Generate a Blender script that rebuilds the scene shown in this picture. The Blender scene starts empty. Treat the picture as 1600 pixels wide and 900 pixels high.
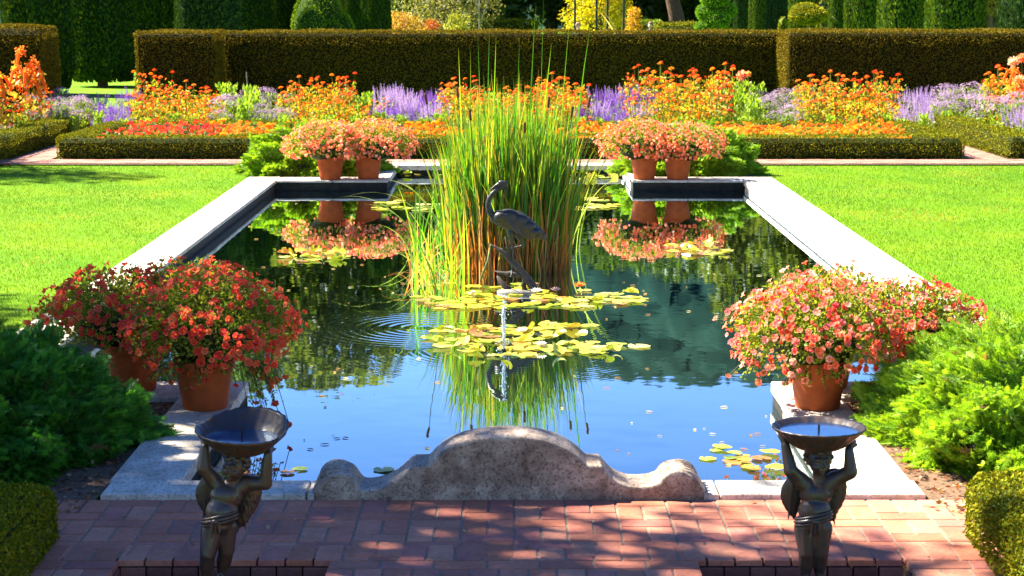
import bpy, math, random
import numpy as np
from mathutils import Vector, Matrix
R = math.radians
PI = math.pi
rng = np.random.default_rng(7)
random.seed(7)
sc = bpy.context.scene
col = sc.collection

# ------------------------------------------------------------------ camera, world, sun, exposure
H = 2.4                                   # eye height over the pool coping
F = 3000.0                                # focal length in pixels of the 1600 px wide photograph
PITCH = math.atan(445 / F)
cam_d = bpy.data.cameras.new('camera')
cam = bpy.data.objects.new('camera', cam_d)
col.objects.link(cam)
cam.location = (0, 0, H)
cam.rotation_euler = (PI / 2 - PITCH, 0, -0.001)
cam_d.sensor_width = 36
cam_d.lens = 36 * F / 1600
cam_d.clip_start = 0.1
cam_d.clip_end = 5000
cam_d.dof.use_dof = True
cam_d.dof.focus_distance = 14.5
cam_d.dof.aperture_fstop = 9.0
sc.camera = cam

SUN_AZ = R(66)       # measured from +Y (away from the camera) towards -X (left)
SUN_EL = R(47)
SUN = Vector((-math.sin(SUN_AZ) * math.cos(SUN_EL), math.cos(SUN_AZ) * math.cos(SUN_EL), math.sin(SUN_EL)))
world = bpy.data.worlds.new('World')
sc.world = world
world.use_nodes = True
wt = world.node_tree
bg = wt.nodes['Background']
sky = wt.nodes.new('ShaderNodeTexSky')
sky.sky_type = 'NISHITA'
sky.sun_disc = False
sky.sun_elevation = SUN_EL
sky.sun_rotation = -SUN_AZ
sky.altitude = 300
sky.air_density = 1.0
sky.dust_density = 0.0
sky.ozone_density = 2.5
hs = wt.nodes.new('ShaderNodeHueSaturation')
hs.inputs['Saturation'].default_value = 1.25
hs.inputs['Hue'].default_value = 0.515
wt.links.new(sky.outputs[0], hs.inputs['Color'])
wt.links.new(hs.outputs[0], bg.inputs[0])
bg.inputs[1].default_value = 0.05
sun_d = bpy.data.lights.new('sun', 'SUN')
sun = bpy.data.objects.new('sun', sun_d)
col.objects.link(sun)
sun_d.energy = 5.0
sun_d.angle = R(0.53)
sun_d.color = (1.0, 0.93, 0.8)
sun.rotation_euler = SUN.to_track_quat('Z', 'Y').to_euler()
sun.location = (-20, 10, 20)
vs = sc.view_settings
vs.view_transform = 'Standard'
vs.look = 'None'
vs.gamma = 1
vs.exposure = 2.5
sc.cycles.max_bounces = 6
sc.cycles.transparent_max_bounces = 4
sc.cycles.sample_clamp_indirect = 6

# ------------------------------------------------------------------ helpers
_s, _c = math.sin(PITCH), math.cos(PITCH)

def G(x, y, z=0.0):
    """place on the level z that the photograph shows at pixel x, y"""
    v = y - 450; u = x - 797
    t = (H - z) / (_s * F + _c * v)
    return (u * t, (_c * F - _s * v) * t, z)

def D(x, y, Y):
    """place at distance Y"""
    v = y - 450; u = x - 797
    t = Y / (_c * F - _s * v)
    return (u * t, Y, H - (_s * F + _c * v) * t)

def tag(o, label=None, cat=None, group=None, kind=None):
    if label: o['label'] = label
    if cat: o['category'] = cat
    if group: o['group'] = group
    if kind: o['kind'] = kind
    return o

def empty(name, loc=(0, 0, 0), rz=0.0, label=None, cat=None, group=None):
    o = bpy.data.objects.new(name, None)
    o.empty_display_size = 0.1
    o.location = loc
    o.rotation_euler = (0, 0, rz)
    col.objects.link(o)
    return tag(o, label, cat, group)

def copy_tree(o, parent=None):
    c = o.copy()
    col.objects.link(c)
    if parent is not None: c.parent = parent
    for ch in list(o.children): copy_tree(ch, c)
    return c

def make_mesh(name, V, faces, C=None, smooth=False, mats=(), mi=None):
    """V (n,3); faces: list of (m,k) int arrays"""
    me = bpy.data.meshes.new(name)
    V = np.asarray(V, dtype=np.float32)
    me.vertices.add(len(V))
    me.vertices.foreach_set('co', V.ravel())
    li = np.concatenate([np.asarray(f, dtype=np.int32).ravel() for f in faces if len(f)])
    tot = np.concatenate([np.full(len(f), np.asarray(f).shape[1], dtype=np.int32) for f in faces if len(f)])
    st = np.concatenate([[0], np.cumsum(tot)[:-1]]).astype(np.int32)
    me.loops.add(len(li)); me.loops.foreach_set('vertex_index', li)
    me.polygons.add(len(tot)); me.polygons.foreach_set('loop_start', st); me.polygons.foreach_set('loop_total', tot)
    me.polygons.foreach_set('use_smooth', np.full(len(tot), bool(smooth)))
    for m in mats: me.materials.append(m)
    if mi is not None: me.polygons.foreach_set('material_index', np.asarray(mi, dtype=np.int32))
    if C is not None:
        a = me.color_attributes.new('Col', 'FLOAT_COLOR', 'POINT')
        C4 = np.ones((len(V), 4), dtype=np.float32); C4[:, :3] = C
        a.data.foreach_set('color', C4.ravel())
    me.update(calc_edges=True)
    me.validate()
    return me

class MB:
    def __init__(s): s.V = []; s.F = {}; s.C = []; s.n = 0; s.M = {}
    def add(s, V, F, C=(1, 1, 1), m=0):
        V = np.asarray(V, dtype=np.float64).reshape(-1, 3)
        C = np.asarray(C, dtype=np.float64)
        if C.ndim == 1: C = np.tile(C, (len(V), 1))
        if not isinstance(F, list) or (len(F) and np.isscalar(F[0][0])): F = [F]
        for f in F:
            f = np.asarray(f)
            if not len(f): continue
            k = f.shape[1]
            s.F.setdefault(k, []).append(f + s.n)
            s.M.setdefault(k, []).append(np.full(len(f), m))
        s.V.append(V); s.C.append(C); s.n += len(V)
        return s
    def box(s, x0, x1, y0, y1, z0, z1, C=(1, 1, 1), m=0, b=0.0):
        if b <= 0:
            V = [(x, y, z) for z in (z0, z1) for y in (y0, y1) for x in (x0, x1)]
            s.add(V, np.array([[0, 2, 3, 1], [4, 5, 7, 6], [0, 1, 5, 4], [2, 6, 7, 3], [0, 4, 6, 2], [1, 3, 7, 5]]), C, m)
        else:
            L = []
            for (z, i) in ((z0, b), (z0 + b, 0), (z1 - b, 0), (z1, b)):
                L += [(x0 + i, y0 + i, z), (x1 - i, y0 + i, z), (x1 - i, y1 - i, z), (x0 + i, y1 - i, z)]
            q = [[3, 2, 1, 0], [12, 13, 14, 15]]
            for k in range(3):
                for j in range(4):
                    a = k * 4 + j; c = k * 4 + (j + 1) % 4
                    q.append([a, c, c + 4, a + 4])
            s.add(L, np.array(q), C, m)
        return s
    def tube(s, P, r, seg=8, C=(1, 1, 1), m=0, cap=True):
        P = np.asarray(P, float); n = len(P)
        r = np.broadcast_to(np.asarray(r, float), (n,))
        T = np.gradient(P, axis=0); T /= np.linalg.norm(T, axis=1)[:, None] + 1e-9
        V = []
        ref = np.array([0.3, 0.9, 0.1]) if abs(T[0, 2]) > 0.8 else np.array([0, 0, 1.0])
        for i in range(n):
            a = np.cross(T[i], ref); a /= np.linalg.norm(a) + 1e-9
            b = np.cross(T[i], a)
            for k in range(seg):
                w = 2 * PI * k / seg
                V.append(P[i] + r[i] * (math.cos(w) * a + math.sin(w) * b))
        q = [[i * seg + k, i * seg + (k + 1) % seg, (i + 1) * seg + (k + 1) % seg, (i + 1) * seg + k] for i in range(n - 1) for k in range(seg)]
        fs = [np.array(q)]
        if cap:
            V.append(P[0]); V.append(P[-1])
            a, b = n * seg, n * seg + 1
            t = [[a, (k + 1) % seg, k] for k in range(seg)] + [[b, (n - 1) * seg + k, (n - 1) * seg + (k + 1) % seg] for k in range(seg)]
            fs.append(np.array(t))
        s.add(V, fs, C, m)
        return s
    def lathe(s, prof, seg=32, C=(1, 1, 1), m=0, c=(0, 0, 0), wob=None):
        V = []
        for (r, z) in prof:
            for k in range(seg):
                w = 2 * PI * k / seg
                rr = r * (1 if wob is None else wob(w, r, z))
                V.append((c[0] + rr * math.cos(w), c[1] + rr * math.sin(w), c[2] + z))
        n = len(prof)
        q = [[i * seg + k, i * seg + (k + 1) % seg, (i + 1) * seg + (k + 1) % seg, (i + 1) * seg + k] for i in range(n - 1) for k in range(seg)]
        s.add(V, np.array(q), C, m)
        return s
    def ball(s, c, r, C=(1, 1, 1), m=0, su=14, sv=9, rot=None):
        r = np.broadcast_to(np.asarray(r, float), (3,))
        V = [(0, 0, 1)]
        for i in range(1, sv):
            t = PI * i / sv
            for k in range(su):
                w = 2 * PI * k / su
                V.append((math.sin(t) * math.cos(w), math.sin(t) * math.sin(w), math.cos(t)))
        V.append((0, 0, -1))
        V = np.array(V) * r
        if rot is not None: V = V @ np.array(rot.to_3x3() if hasattr(rot, 'to_3x3') else rot).T
        V = V + np.asarray(c, float)
        q = [[1 + i * su + k, 1 + (i + 1) * su + k, 1 + (i + 1) * su + (k + 1) % su, 1 + i * su + (k + 1) % su] for i in range(sv - 2) for k in range(su)]
        L = len(V) - 1
        t = [[0, 1 + k, 1 + (k + 1) % su] for k in range(su)] + [[L, 1 + (sv - 2) * su + (k + 1) % su, 1 + (sv - 2) * su + k] for k in range(su)]
        s.add(V, [np.array(q), np.array(t)], C, m)
        return s
    def capsule(s, a, b, ra, rb, n=7, C=(1, 1, 1), m=0, flat=None):
        a = np.asarray(a, float); b = np.asarray(b, float)
        L = np.linalg.norm(b - a); n = max(2, int(L / (0.35 * min(ra, rb))) + 1)
        for i in range(n + 1):
            t = i / n
            r = ra * (1 - t) + rb * t
            s.ball(a * (1 - t) + b * t, (r, r, r) if flat is None else (r * flat[0], r * flat[1], r * flat[2]), C, m, 10, 7)
        return s
    def mesh(s, name, mats=(), smooth=False):
        V = np.concatenate(s.V); C = np.concatenate(s.C)
        ks = sorted(s.F)
        faces = [np.concatenate(s.F[k]) for k in ks]
        mi = np.concatenate([np.concatenate(s.M[k]) for k in ks])
        return make_mesh(name, V, faces, C, smooth, mats, mi)
    def build(s, name, mats, parent=None, smooth=False, loc=None):
        if not isinstance(mats, (list, tuple)): mats = [mats]
        o = bpy.data.objects.new(name, s.mesh(name, mats, smooth))
        col.objects.link(o)
        if parent is not None: o.parent = parent
        if loc is not None: o.location = loc
        return o

def nrm(a): return a / (np.linalg.norm(a, axis=-1, keepdims=True) + 1e-9)

def frames(d, roll):
    """matrices whose local Z is d"""
    d = nrm(d)
    ref = np.where(np.abs(d[:, 2:3]) > 0.95, np.array([[1.0, 0, 0]]), np.array([[0, 0, 1.0]]))
    x = nrm(np.cross(ref, d)); y = np.cross(d, x)
    c = np.cos(roll)[:, None]; s_ = np.sin(roll)[:, None]
    X = c * x + s_ * y; Y = -s_ * x + c * y
    return np.stack([X, Y, d], axis=2)

def scatter(mb, T, pos, d, scale, colr, roll=None, m=0):
    """place copies of the template T=(V, [faces], tint or None) into mb"""
    TV, TF, TT = T
    N = len(pos)
    if N == 0: return
    if roll is None: roll = rng.uniform(0, 2 * PI, N)
    M = frames(np.asarray(d, float), roll)
    scale = np.broadcast_to(np.asarray(scale, float), (N,))
    V = np.einsum('nij,kj->nki', M, TV) * scale[:, None, None] + np.asarray(pos)[:, None, :]
    k = len(TV)
    off = (np.arange(N) * k)[:, None, None]
    Fs = [(np.asarray(f)[None] + off).reshape(-1, np.asarray(f).shape[1]) for f in TF]
    colr = np.asarray(colr, float)
    if colr.ndim == 1: colr = np.tile(colr, (N, 1))
    if TT is None: C = np.repeat(colr, k, axis=0)
    else: C = (colr[:, None, :] * TT[None, :, :3] if TT.shape[1] == 3 else colr[:, None, :] * (1 - TT[None, :, 3:4]) + TT[None, :, :3] * TT[None, :, 3:4]).reshape(-1, 3)
    mb.add(V.reshape(-1, 3), Fs, C, m)

def pal(n, cols, w=None, jit=0.18):
    cols = np.asarray(cols, float)
    i = rng.choice(len(cols), n, p=None if w is None else np.asarray(w) / np.sum(w))
    return np.clip(cols[i] * rng.uniform(1 - jit, 1 + jit, (n, 1)), 0, 1)

def randdir(n):
    return nrm(rng.normal(size=(n, 3)))

# templates (length along +Z, blossoms face +Z)
LEAF = (np.array([(0, 0, 0), (0.27, 0.05, 0.45), (0, 0.0, 1.0), (-0.27, 0.05, 0.45)]), [np.array([[0, 1, 2], [0, 2, 3]])], None)
SLIV = (np.array([(0.1, 0, 0), (0, 0.0, 1.0), (-0.1, 0, 0)]), [np.array([[0, 1, 2]])], None)

def t_frond():
    V = []; Fc = []
    def sl(p, d, w, l):
        p = np.array(p); d = np.array(d, float); d /= np.linalg.norm(d)
        n = np.cross(d, (0, 1, 0)); n /= np.linalg.norm(n)
        b = len(V); V.extend([p - n * w, p + n * w, p + d * l]); Fc.append([b, b + 1, b + 2])
    sl((0, 0, 0), (0, 0, 1), 0.03, 1.0)
    for i in range(8):
        z = 0.12 + 0.1 * i
        L = 0.42 * (1 - z * 0.72)
        for sg in (-1, 1):
            sl((0, 0, z), (sg * 0.75, 0.35 * math.sin(i * 2.1 + sg), 0.8), 0.035, L)
            sl((sg * L * 0.3, 0.05, z + L * 0.3), (sg * 0.3, -0.5 * sg, 1.0), 0.028, L * 0.55)
    return (np.array(V), [np.array(Fc)], None)
FROND = t_frond()

def t_petunia():
    V = [(0, 0, -0.45)]; T = [(0.85, 0.5, 0.05, 0.8)]
    n = 20
    for k in range(n):
        w = 2 * PI * k / n
        V.append((0.16 * math.cos(w), 0.16 * math.sin(w), -0.08)); T.append((0.5, 0.02, 0.03, 0.35))
    for k in range(n):
        w = 2 * PI * k / n
        r = 0.5 * (0.86 + 0.14 * abs(math.cos(2.5 * w))) 
        V.append((r * math.cos(w), r * math.sin(w), 0.06 * math.cos(5 * w) + 0.02)); T.append((1, 1, 1, 0.06))
    tri = [[0, 1 + k, 1 + (k + 1) % n] for k in range(n)]
    q = [[1 + k, 1 + n + k, 1 + n + (k + 1) % n, 1 + (k + 1) % n] for k in range(n)]
    return (np.array(V), [np.array(tri), np.array(q)], np.array(T))
PETUNIA = t_petunia()

def t_petunia_small():
    V = [(0, 0, -0.25)]; T = [(0.9, 0.6, 0.1, 0.5)]
    for k in range(10):
        w = 2 * PI * k / 10
        r = 0.5 if k % 2 == 0 else 0.4
        V.append((r * math.cos(w), r * math.sin(w), 0.05 if k % 2 else -0.02)); T.append((1, 1, 1, 0.05))
    return (np.array(V), [np.array([[0, 1 + k, 1 + (k + 1) % 10] for k in range(10)])], np.array(T))
PETS = t_petunia_small()

def t_zinnia():
    V = []; Fc = []; T = []
    for ring, (n, r0, r1, z0, z1) in enumerate(((10, 0.12, 0.5, 0.0, 0.02), (8, 0.08, 0.38, 0.08, 0.14), (6, 0.02, 0.24, 0.15, 0.24))):
        for k in range(n):
            w = 2 * PI * (k + ring * 0.5) / n; dw = 0.8 * PI / n
            b = len(V)
            V += [(r0 * math.cos(w), r0 * math.sin(w), z0), (r1 * 0.8 * math.cos(w - dw), r1 * 0.8 * math.sin(w - dw), z1),
                  (r1 * math.cos(w), r1 * math.sin(w), z1), (r1 * 0.8 * math.cos(w + dw), r1 * 0.8 * math.sin(w + dw), z1)]
            T += [(0.8, 0.8, 0.8)] + [(1, 1, 1)] * 3
            Fc.append([b, b + 1, b + 2, b + 3])
    b = len(V); V += [(0.1, 0, 0.2), (-0.05, 0.09, 0.2), (-0.05, -0.09, 0.2), (0, 0, 0.3)]
    T += [(1.0, 1.6, 1.0)] * 4
    tri = np.array([[b, b + 1, b + 3], [b + 1, b + 2, b + 3], [b + 2, b, b + 3]])
    return (np.array(V), [np.array(Fc), tri], np.array(T))
ZIN = t_zinnia()

def t_star(n=7):
    V = [(0, 0, 0.04)]; T = [(0.8, 0.6, 0.1, 0.6)]; Fc = []
    for k in range(n):
        w = 2 * PI * k / n; b = len(V)
        V += [(0.14 * math.cos(w - 0.3), 0.14 * math.sin(w - 0.3), 0), (0.5 * math.cos(w), 0.5 * math.sin(w), 0.05), (0.14 * math.cos(w + 0.3), 0.14 * math.sin(w + 0.3), 0)]
        T += [(1, 1, 1, 0)] * 3
        Fc += [[0, b, b + 1], [0, b + 1, b + 2]]
    return (np.array(V), [np.array(Fc)], np.array(T))
STAR = t_star()

def t_spike():
    V = []; Fc = []
    for lay in range(9):
        z = lay / 9; r = 0.10 * (1 - z * 0.75)
        for k in range(4):
            w = lay * 0.9 + k * PI / 2; b = len(V)
            V += [(0, 0, z), (r * math.cos(w - 0.4), r * math.sin(w - 0.4), z + 0.06), (r * 1.2 * math.cos(w + 0.2), r * 1.2 * math.sin(w + 0.2), z + 0.12)]
            Fc.append([b, b + 1, b + 2])
    return (np.array(V), [np.array(Fc)], None)
SPIKE = t_spike()

# ------------------------------------------------------------------ materials
def newmat(name):
    m = bpy.data.materials.new(name); m.use_nodes = True
    return m, m.node_tree.nodes, m.node_tree.links, m.node_tree.nodes['Principled BSDF'], m.node_tree.nodes['Material Output']

def noise(N, L, scale, detail=4, rough=0.6, coord=None, dist=0.0):
    t = N.new('ShaderNodeTexNoise')
    t.inputs['Scale'].default_value = scale; t.inputs['Detail'].default_value = detail
    t.inputs['Roughness'].default_value = rough; t.inputs['Distortion'].default_value = dist
    if coord is not None: L.new(coord, t.inputs['Vector'])
    return t

def ramp(N, L, fac, stops):
    r = N.new('ShaderNodeValToRGB'); e = r.color_ramp.elements
    while len(e) < len(stops): e.new(0.5)
    for i, (p, c) in enumerate(stops):
        e[i].position = p; e[i].color = (c[0], c[1], c[2], 1)
    L.new(fac, r.inputs[0]); return r

def objcoord(N, scale=None, L=None):
    t = N.new('ShaderNodeTexCoord')
    if scale is None: return t.outputs['Object']
    mp = N.new('ShaderNodeMapping'); mp.inputs['Scale'].default_value = scale
    L.new(t.outputs['Object'], mp.inputs['Vector']); return mp.outputs[0]

def bump(N, L, h, strength, dist, P):
    b = N.new('ShaderNodeBump'); b.inputs['Strength'].default_value = strength; b.inputs['Distance'].default_value = dist
    L.new(h, b.inputs['Height']); L.new(b.outputs[0], P.inputs['Normal']); return b

def leafmat(name, trans=0.35, rough=0.5, spec=0.3, tcol=(1.15, 1.1, 0.5)):
    m, N, L, P, O = newmat(name)
    a = N.new('ShaderNodeAttribute'); a.attribute_name = 'Col'
    L.new(a.outputs['Color'], P.inputs['Base Color'])
    P.inputs['Roughness'].default_value = rough; P.inputs['Specular IOR Level'].default_value = spec
    T = N.new('ShaderNodeBsdfTranslucent')
    mu = N.new('ShaderNodeMix'); mu.data_type = 'RGBA'; mu.blend_type = 'MULTIPLY'; mu.inputs[0].default_value = 1
    L.new(a.outputs['Color'], mu.inputs[6]); mu.inputs[7].default_value = (*tcol, 1)
    L.new(mu.outputs[2], T.inputs['Color'])
    x = N.new('ShaderNodeMixShader'); x.inputs[0].default_value = trans
    L.new(P.outputs[0], x.inputs[1]); L.new(T.outputs[0], x.inputs[2]); L.new(x.outputs[0], O.inputs['Surface'])
    return m

def colmat(name, rough=0.8, spec=0.3, ns=60, amt=0.35, bs=0.3, bd=0.004, metal=0.0):
    """own colour from the mesh with mottling and a fine bump"""
    m, N, L, P, O = newmat(name)
    a = N.new('ShaderNodeAttribute'); a.attribute_name = 'Col'
    oc = objcoord(N); n1 = noise(N, L, ns, 6, 0.7, oc); n2 = noise(N, L, ns * 0.15, 3, 0.6, oc)
    r = ramp(N, L, n1.outputs[0], [(0.3, (1 - amt,) * 3), (0.7, (1 + amt * 0.3,) * 3)])
    r2 = ramp(N, L, n2.outputs[0], [(0.35, (1 - amt * 0.7,) * 3), (0.65, (1,) * 3)])
    mu = N.new('ShaderNodeMix'); mu.data_type = 'RGBA'; mu.blend_type = 'MULTIPLY'; mu.inputs[0].default_value = 1
    mu2 = N.new('ShaderNodeMix'); mu2.data_type = 'RGBA'; mu2.blend_type = 'MULTIPLY'; mu2.inputs[0].default_value = 1
    L.new(a.outputs['Color'], mu.inputs[6]); L.new(r.outputs[0], mu.inputs[7])
    L.new(mu.outputs[2], mu2.inputs[6]); L.new(r2.outputs[0], mu2.inputs[7])
    L.new(mu2.outputs[2], P.inputs['Base Color'])
    P.inputs['Roughness'].default_value = rough; P.inputs['Specular IOR Level'].default_value = spec; P.inputs['Metallic'].default_value = metal
    bump(N, L, n1.outputs[0], bs, bd, P)
    return m

M_leaf = leafmat('leaves', 0.5)
M_yew = leafmat('clipped_yew', 0.16, 0.8, 0.05, (1.3, 1.05, 0.3))
M_bloom = leafmat('petals', 0.5, 0.7, 0.08, (1.15, 1.0, 0.8))
M_pad = leafmat('lily_pads', 0.15, 0.3, 0.5)
M_bark = colmat('bark', 0.9, 0.2, 20, 0.5, 0.6, 0.02)
M_brick = colmat('brick', 0.85, 0.25, 45, 0.3, 0.4, 0.003)
M_paint = colmat('painted_iron', 0.5, 0.4, 30, 0.2)
M_cloth = colmat('cloth', 0.9, 0.1, 30, 0.2)

def m_stone(name, light, dark, ns=9.0, pit=True, stain=0.5, rough=0.75):
    m, N, L, P, O = newmat(name)
    oc = objcoord(N, (1, 0.45, 1), L)
    n1 = noise(N, L, ns, 8, 0.65, oc); n2 = noise(N, L, ns * 9, 5, 0.7, oc)
    r = ramp(N, L, n1.outputs[0], [(0.32, dark), (0.5, tuple((a + b) / 2 for a, b in zip(light, dark))), (0.62, light)])
    r2 = ramp(N, L, n2.outputs[0], [(0.36, (stain,) * 3), (0.5, (1, 1, 1))])
    mu = N.new('ShaderNodeMix'); mu.data_type = 'RGBA'; mu.blend_type = 'MULTIPLY'; mu.inputs[0].default_value = 1
    L.new(r.outputs[0], mu.inputs[6]); L.new(r2.outputs[0], mu.inputs[7]); L.new(mu.outputs[2], P.inputs['Base Color'])
    P.inputs['Roughness'].default_value = rough; P.inputs['Specular IOR Level'].default_value = 0.3
    bump(N, L, n2.outputs[0], 0.5, 0.004, P)
    return m
M_trav = m_stone('travertine', (0.66, 0.59, 0.48), (0.38, 0.32, 0.235), 7, stain=0.45)
M_pedi = m_stone('weathered_stone', (0.46, 0.36, 0.26), (0.14, 0.09, 0.06), 9, stain=0.3, rough=0.6)

def m_water():
    m, N, L, P, O = newmat('pond_water')
    P.inputs['Base Color'].default_value = (0.012, 0.02, 0.012, 1)
    P.inputs['Roughness'].default_value = 0.012
    P.inputs['IOR'].default_value = 1.6
    tc = N.new('ShaderNodeTexCoord')
    mp = N.new('ShaderNodeMapping'); mp.inputs['Scale'].default_value = (1.0, 1.0, 1.0); L.new(tc.outputs['Object'], mp.inputs['Vector'])
    n1 = noise(N, L, 2.2, 2, 0.5, mp.outputs[0]); n2 = noise(N, L, 14, 2, 0.5, mp.outputs[0])
    # rings spreading from the jet and from a feeding fish at the left
    def rings(cx, cy, rad, sc_):
        sub = N.new('ShaderNodeVectorMath'); sub.operation = 'SUBTRACT'; sub.inputs[1].default_value = (cx, cy, 0)
        L.new(tc.outputs['Object'], sub.inputs[0])
        ln = N.new('ShaderNodeVectorMath'); ln.operation = 'LENGTH'; L.new(sub.outputs[0], ln.inputs[0])
        k = N.new('ShaderNodeMath'); k.operation = 'MULTIPLY'; k.inputs[1].default_value = sc_; L.new(ln.outputs['Value'], k.inputs[0])
        si = N.new('ShaderNodeMath'); si.operation = 'SINE'; L.new(k.outputs[0], si.inputs[0])
        mr = N.new('ShaderNodeMapRange'); mr.inputs[1].default_value = 0.0; mr.inputs[2].default_value = rad; mr.inputs[3].default_value = 1; mr.inputs[4].default_value = 0
        L.new(ln.outputs['Value'], mr.inputs[0])
        mm = N.new('ShaderNodeMath'); mm.operation = 'MULTIPLY'; L.new(si.outputs[0], mm.inputs[0]); L.new(mr.outputs[0], mm.inputs[1])
        return mm.outputs[0]
    g1 = G(668, 512, -0.14); g2 = G(787, 545, -0.14)
    a = rings(g1[0], g1[1], 1.0, 75); b = rings(g2[0], g2[1], 1.6, 110)
    def mad(x, f, y):
        k = N.new('ShaderNodeMath'); k.operation = 'MULTIPLY_ADD'; L.new(x, k.inputs[0]); k.inputs[1].default_value = f
        if y is None: k.inputs[2].default_value = 0
        else: L.new(y, k.inputs[2])
        return k.outputs[0]
    s_ = mad(n1.outputs[0], 0.16, None); s_ = mad(n2.outputs[0], 0.012, s_); s_ = mad(a, 0.16, s_); s_ = mad(b, 0.012, s_)
    b_ = bump(N, L, s_, 1.0, 0.006, P)
    gl = N.new('ShaderNodeBsdfGlossy'); gl.inputs['Roughness'].default_value = 0.012; gl.inputs['Color'].default_value = (0.74, 0.88, 1.0, 1); L.new(b_.outputs[0], gl.inputs['Normal'])
    fr = N.new('ShaderNodeFresnel'); fr.inputs['IOR'].default_value = 1.33; L.new(b_.outputs[0], fr.inputs['Normal'])
    k2 = N.new('ShaderNodeMath'); k2.operation = 'MULTIPLY'; k2.use_clamp = True; k2.inputs[1].default_value = 2.5; L.new(fr.outputs[0], k2.inputs[0])
    df = N.new('ShaderNodeBsdfDiffuse'); df.inputs['Color'].default_value = (0.012, 0.02, 0.012, 1)
    mx = N.new('ShaderNodeMixShader'); L.new(k2.outputs[0], mx.inputs[0]); L.new(df.outputs[0], mx.inputs[1]); L.new(gl.outputs[0], mx.inputs[2]); L.new(mx.outputs[0], O.inputs['Surface'])
    return m
M_water = m_water()

def m_simple(name, c, rough=0.6, metal=0, spec=0.5, ns=None, c2=None, bd=0.003):
    m, N, L, P, O = newmat(name)
    P.inputs['Base Color'].default_value = (*c, 1); P.inputs['Roughness'].default_value = rough; P.inputs['Metallic'].default_value = metal
    P.inputs['Specular IOR Level'].default_value = spec
    if ns:
        oc = objcoord(N); n1 = noise(N, L, ns, 7, 0.65, oc)
        r = ramp(N, L, n1.outputs[0], [(0.35, c), (0.65, c2 or tuple(x * 0.6 for x in c))]); L.new(r.outputs[0], P.inputs['Base Color'])
        bump(N, L, n1.outputs[0], 0.5, bd, P)
    return m
M_bronze = m_simple('patinated_bronze', (0.016, 0.018, 0.018), 0.42, 0.2, 0.5, 30, (0.035, 0.028, 0.02))
M_lead = m_simple('weathered_bronze_cherub', (0.026, 0.029, 0.036), 0.45, 0.1, 0.5, 14, (0.045, 0.018, 0.006))
M_terra = m_simple('terracotta', (0.40, 0.085, 0.014), 0.8, 0, 0.25, 12, (0.30, 0.055, 0.012))
M_dark = m_simple('wet_and_shaded_stone', (0.014, 0.014, 0.011), 0.7, 0, 0.1, 15, (0.03, 0.028, 0.02))  # wet stone of floors and plinths; on the pool risers its dark stands for shade
M_mortar = m_simple('mortar', (0.30, 0.22, 0.155), 0.95, 0, 0.2, 50, (0.18, 0.13, 0.09))
M_path = m_simple('brick_path', (0.42, 0.22, 0.16), 0.9, 0, 0.2, 25, (0.32, 0.16, 0.12))
M_mulch = m_simple('mulch', (0.09, 0.05, 0.03), 0.95, 0, 0.2, 40, (0.20, 0.12, 0.07), 0.02)
M_soil = m_simple('soil', (0.05, 0.035, 0.022), 0.95, 0, 0.2, 20, (0.08, 0.05, 0.03), 0.02)
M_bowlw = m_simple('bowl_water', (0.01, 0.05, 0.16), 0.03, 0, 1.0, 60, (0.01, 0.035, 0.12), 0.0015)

def m_lawn():
    m, N, L, P, O = newmat('lawn_turf')
    oc = objcoord(N)
    n1 = noise(N, L, 0.9, 3, 0.5, oc); n2 = noise(N, L, 60, 4, 0.7, oc)
    r = ramp(N, L, n1.outputs[0], [(0.3, (0.085, 0.21, 0.003)), (0.52, (0.12, 0.24, 0.004)), (0.75, (0.17, 0.25, 0.006))])
    r2 = ramp(N, L, n2.outputs[0], [(0.3, (0.6, 0.6, 0.6)), (0.65, (1.0, 1.0, 1.0))])
    mu = N.new('ShaderNodeMix'); mu.data_type = 'RGBA'; mu.blend_type = 'MULTIPLY'; mu.inputs[0].default_value = 1
    L.new(r.outputs[0], mu.inputs[6]); L.new(r2.outputs[0], mu.inputs[7]); L.new(mu.outputs[2], P.inputs['Base Color'])
    P.inputs['Roughness'].default_value = 0.9; P.inputs['Specular IOR Level'].default_value = 0.1
    bump(N, L, n2.outputs[0], 0.6, 0.02, P)
    return m
M_lawn = m_lawn()

def m_hill():
    m, N, L, P, O = newmat('wooded_hill')
    oc = objcoord(N)
    n1 = noise(N, L, 0.06, 5, 0.7, oc)
    r = ramp(N, L, n1.outputs[0], [(0.35, (0.006, 0.018, 0.014)), (0.65, (0.014, 0.034, 0.024))])
    L.new(r.outputs[0], P.inputs['Base Color']); P.inputs['Roughness'].default_value = 1; P.inputs['Specular IOR Level'].default_value = 0
    return m

def mirror(m, k):
    N = m.node_tree.nodes; L = m.node_tree.links; P = N['Principled BSDF']; O = N['Material Output']
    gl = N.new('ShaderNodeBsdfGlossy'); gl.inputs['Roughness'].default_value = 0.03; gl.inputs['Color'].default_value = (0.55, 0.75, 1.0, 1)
    fr = N.new('ShaderNodeFresnel'); fr.inputs['IOR'].default_value = 1.33
    nl = P.inputs['Normal'].links[0].from_socket; L.new(nl, gl.inputs['Normal']); L.new(nl, fr.inputs['Normal'])
    a = N.new('ShaderNodeMath'); a.operation = 'MULTIPLY'; a.use_clamp = True; a.inputs[1].default_value = k; L.new(fr.outputs[0], a.inputs[0])
    x = N.new('ShaderNodeMixShader'); L.new(a.outputs[0], x.inputs[0]); L.new(P.outputs[0], x.inputs[1]); L.new(gl.outputs[0], x.inputs[2]); L.new(x.outputs[0], O.inputs['Surface'])
mirror(M_bowlw, 2.3)
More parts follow.
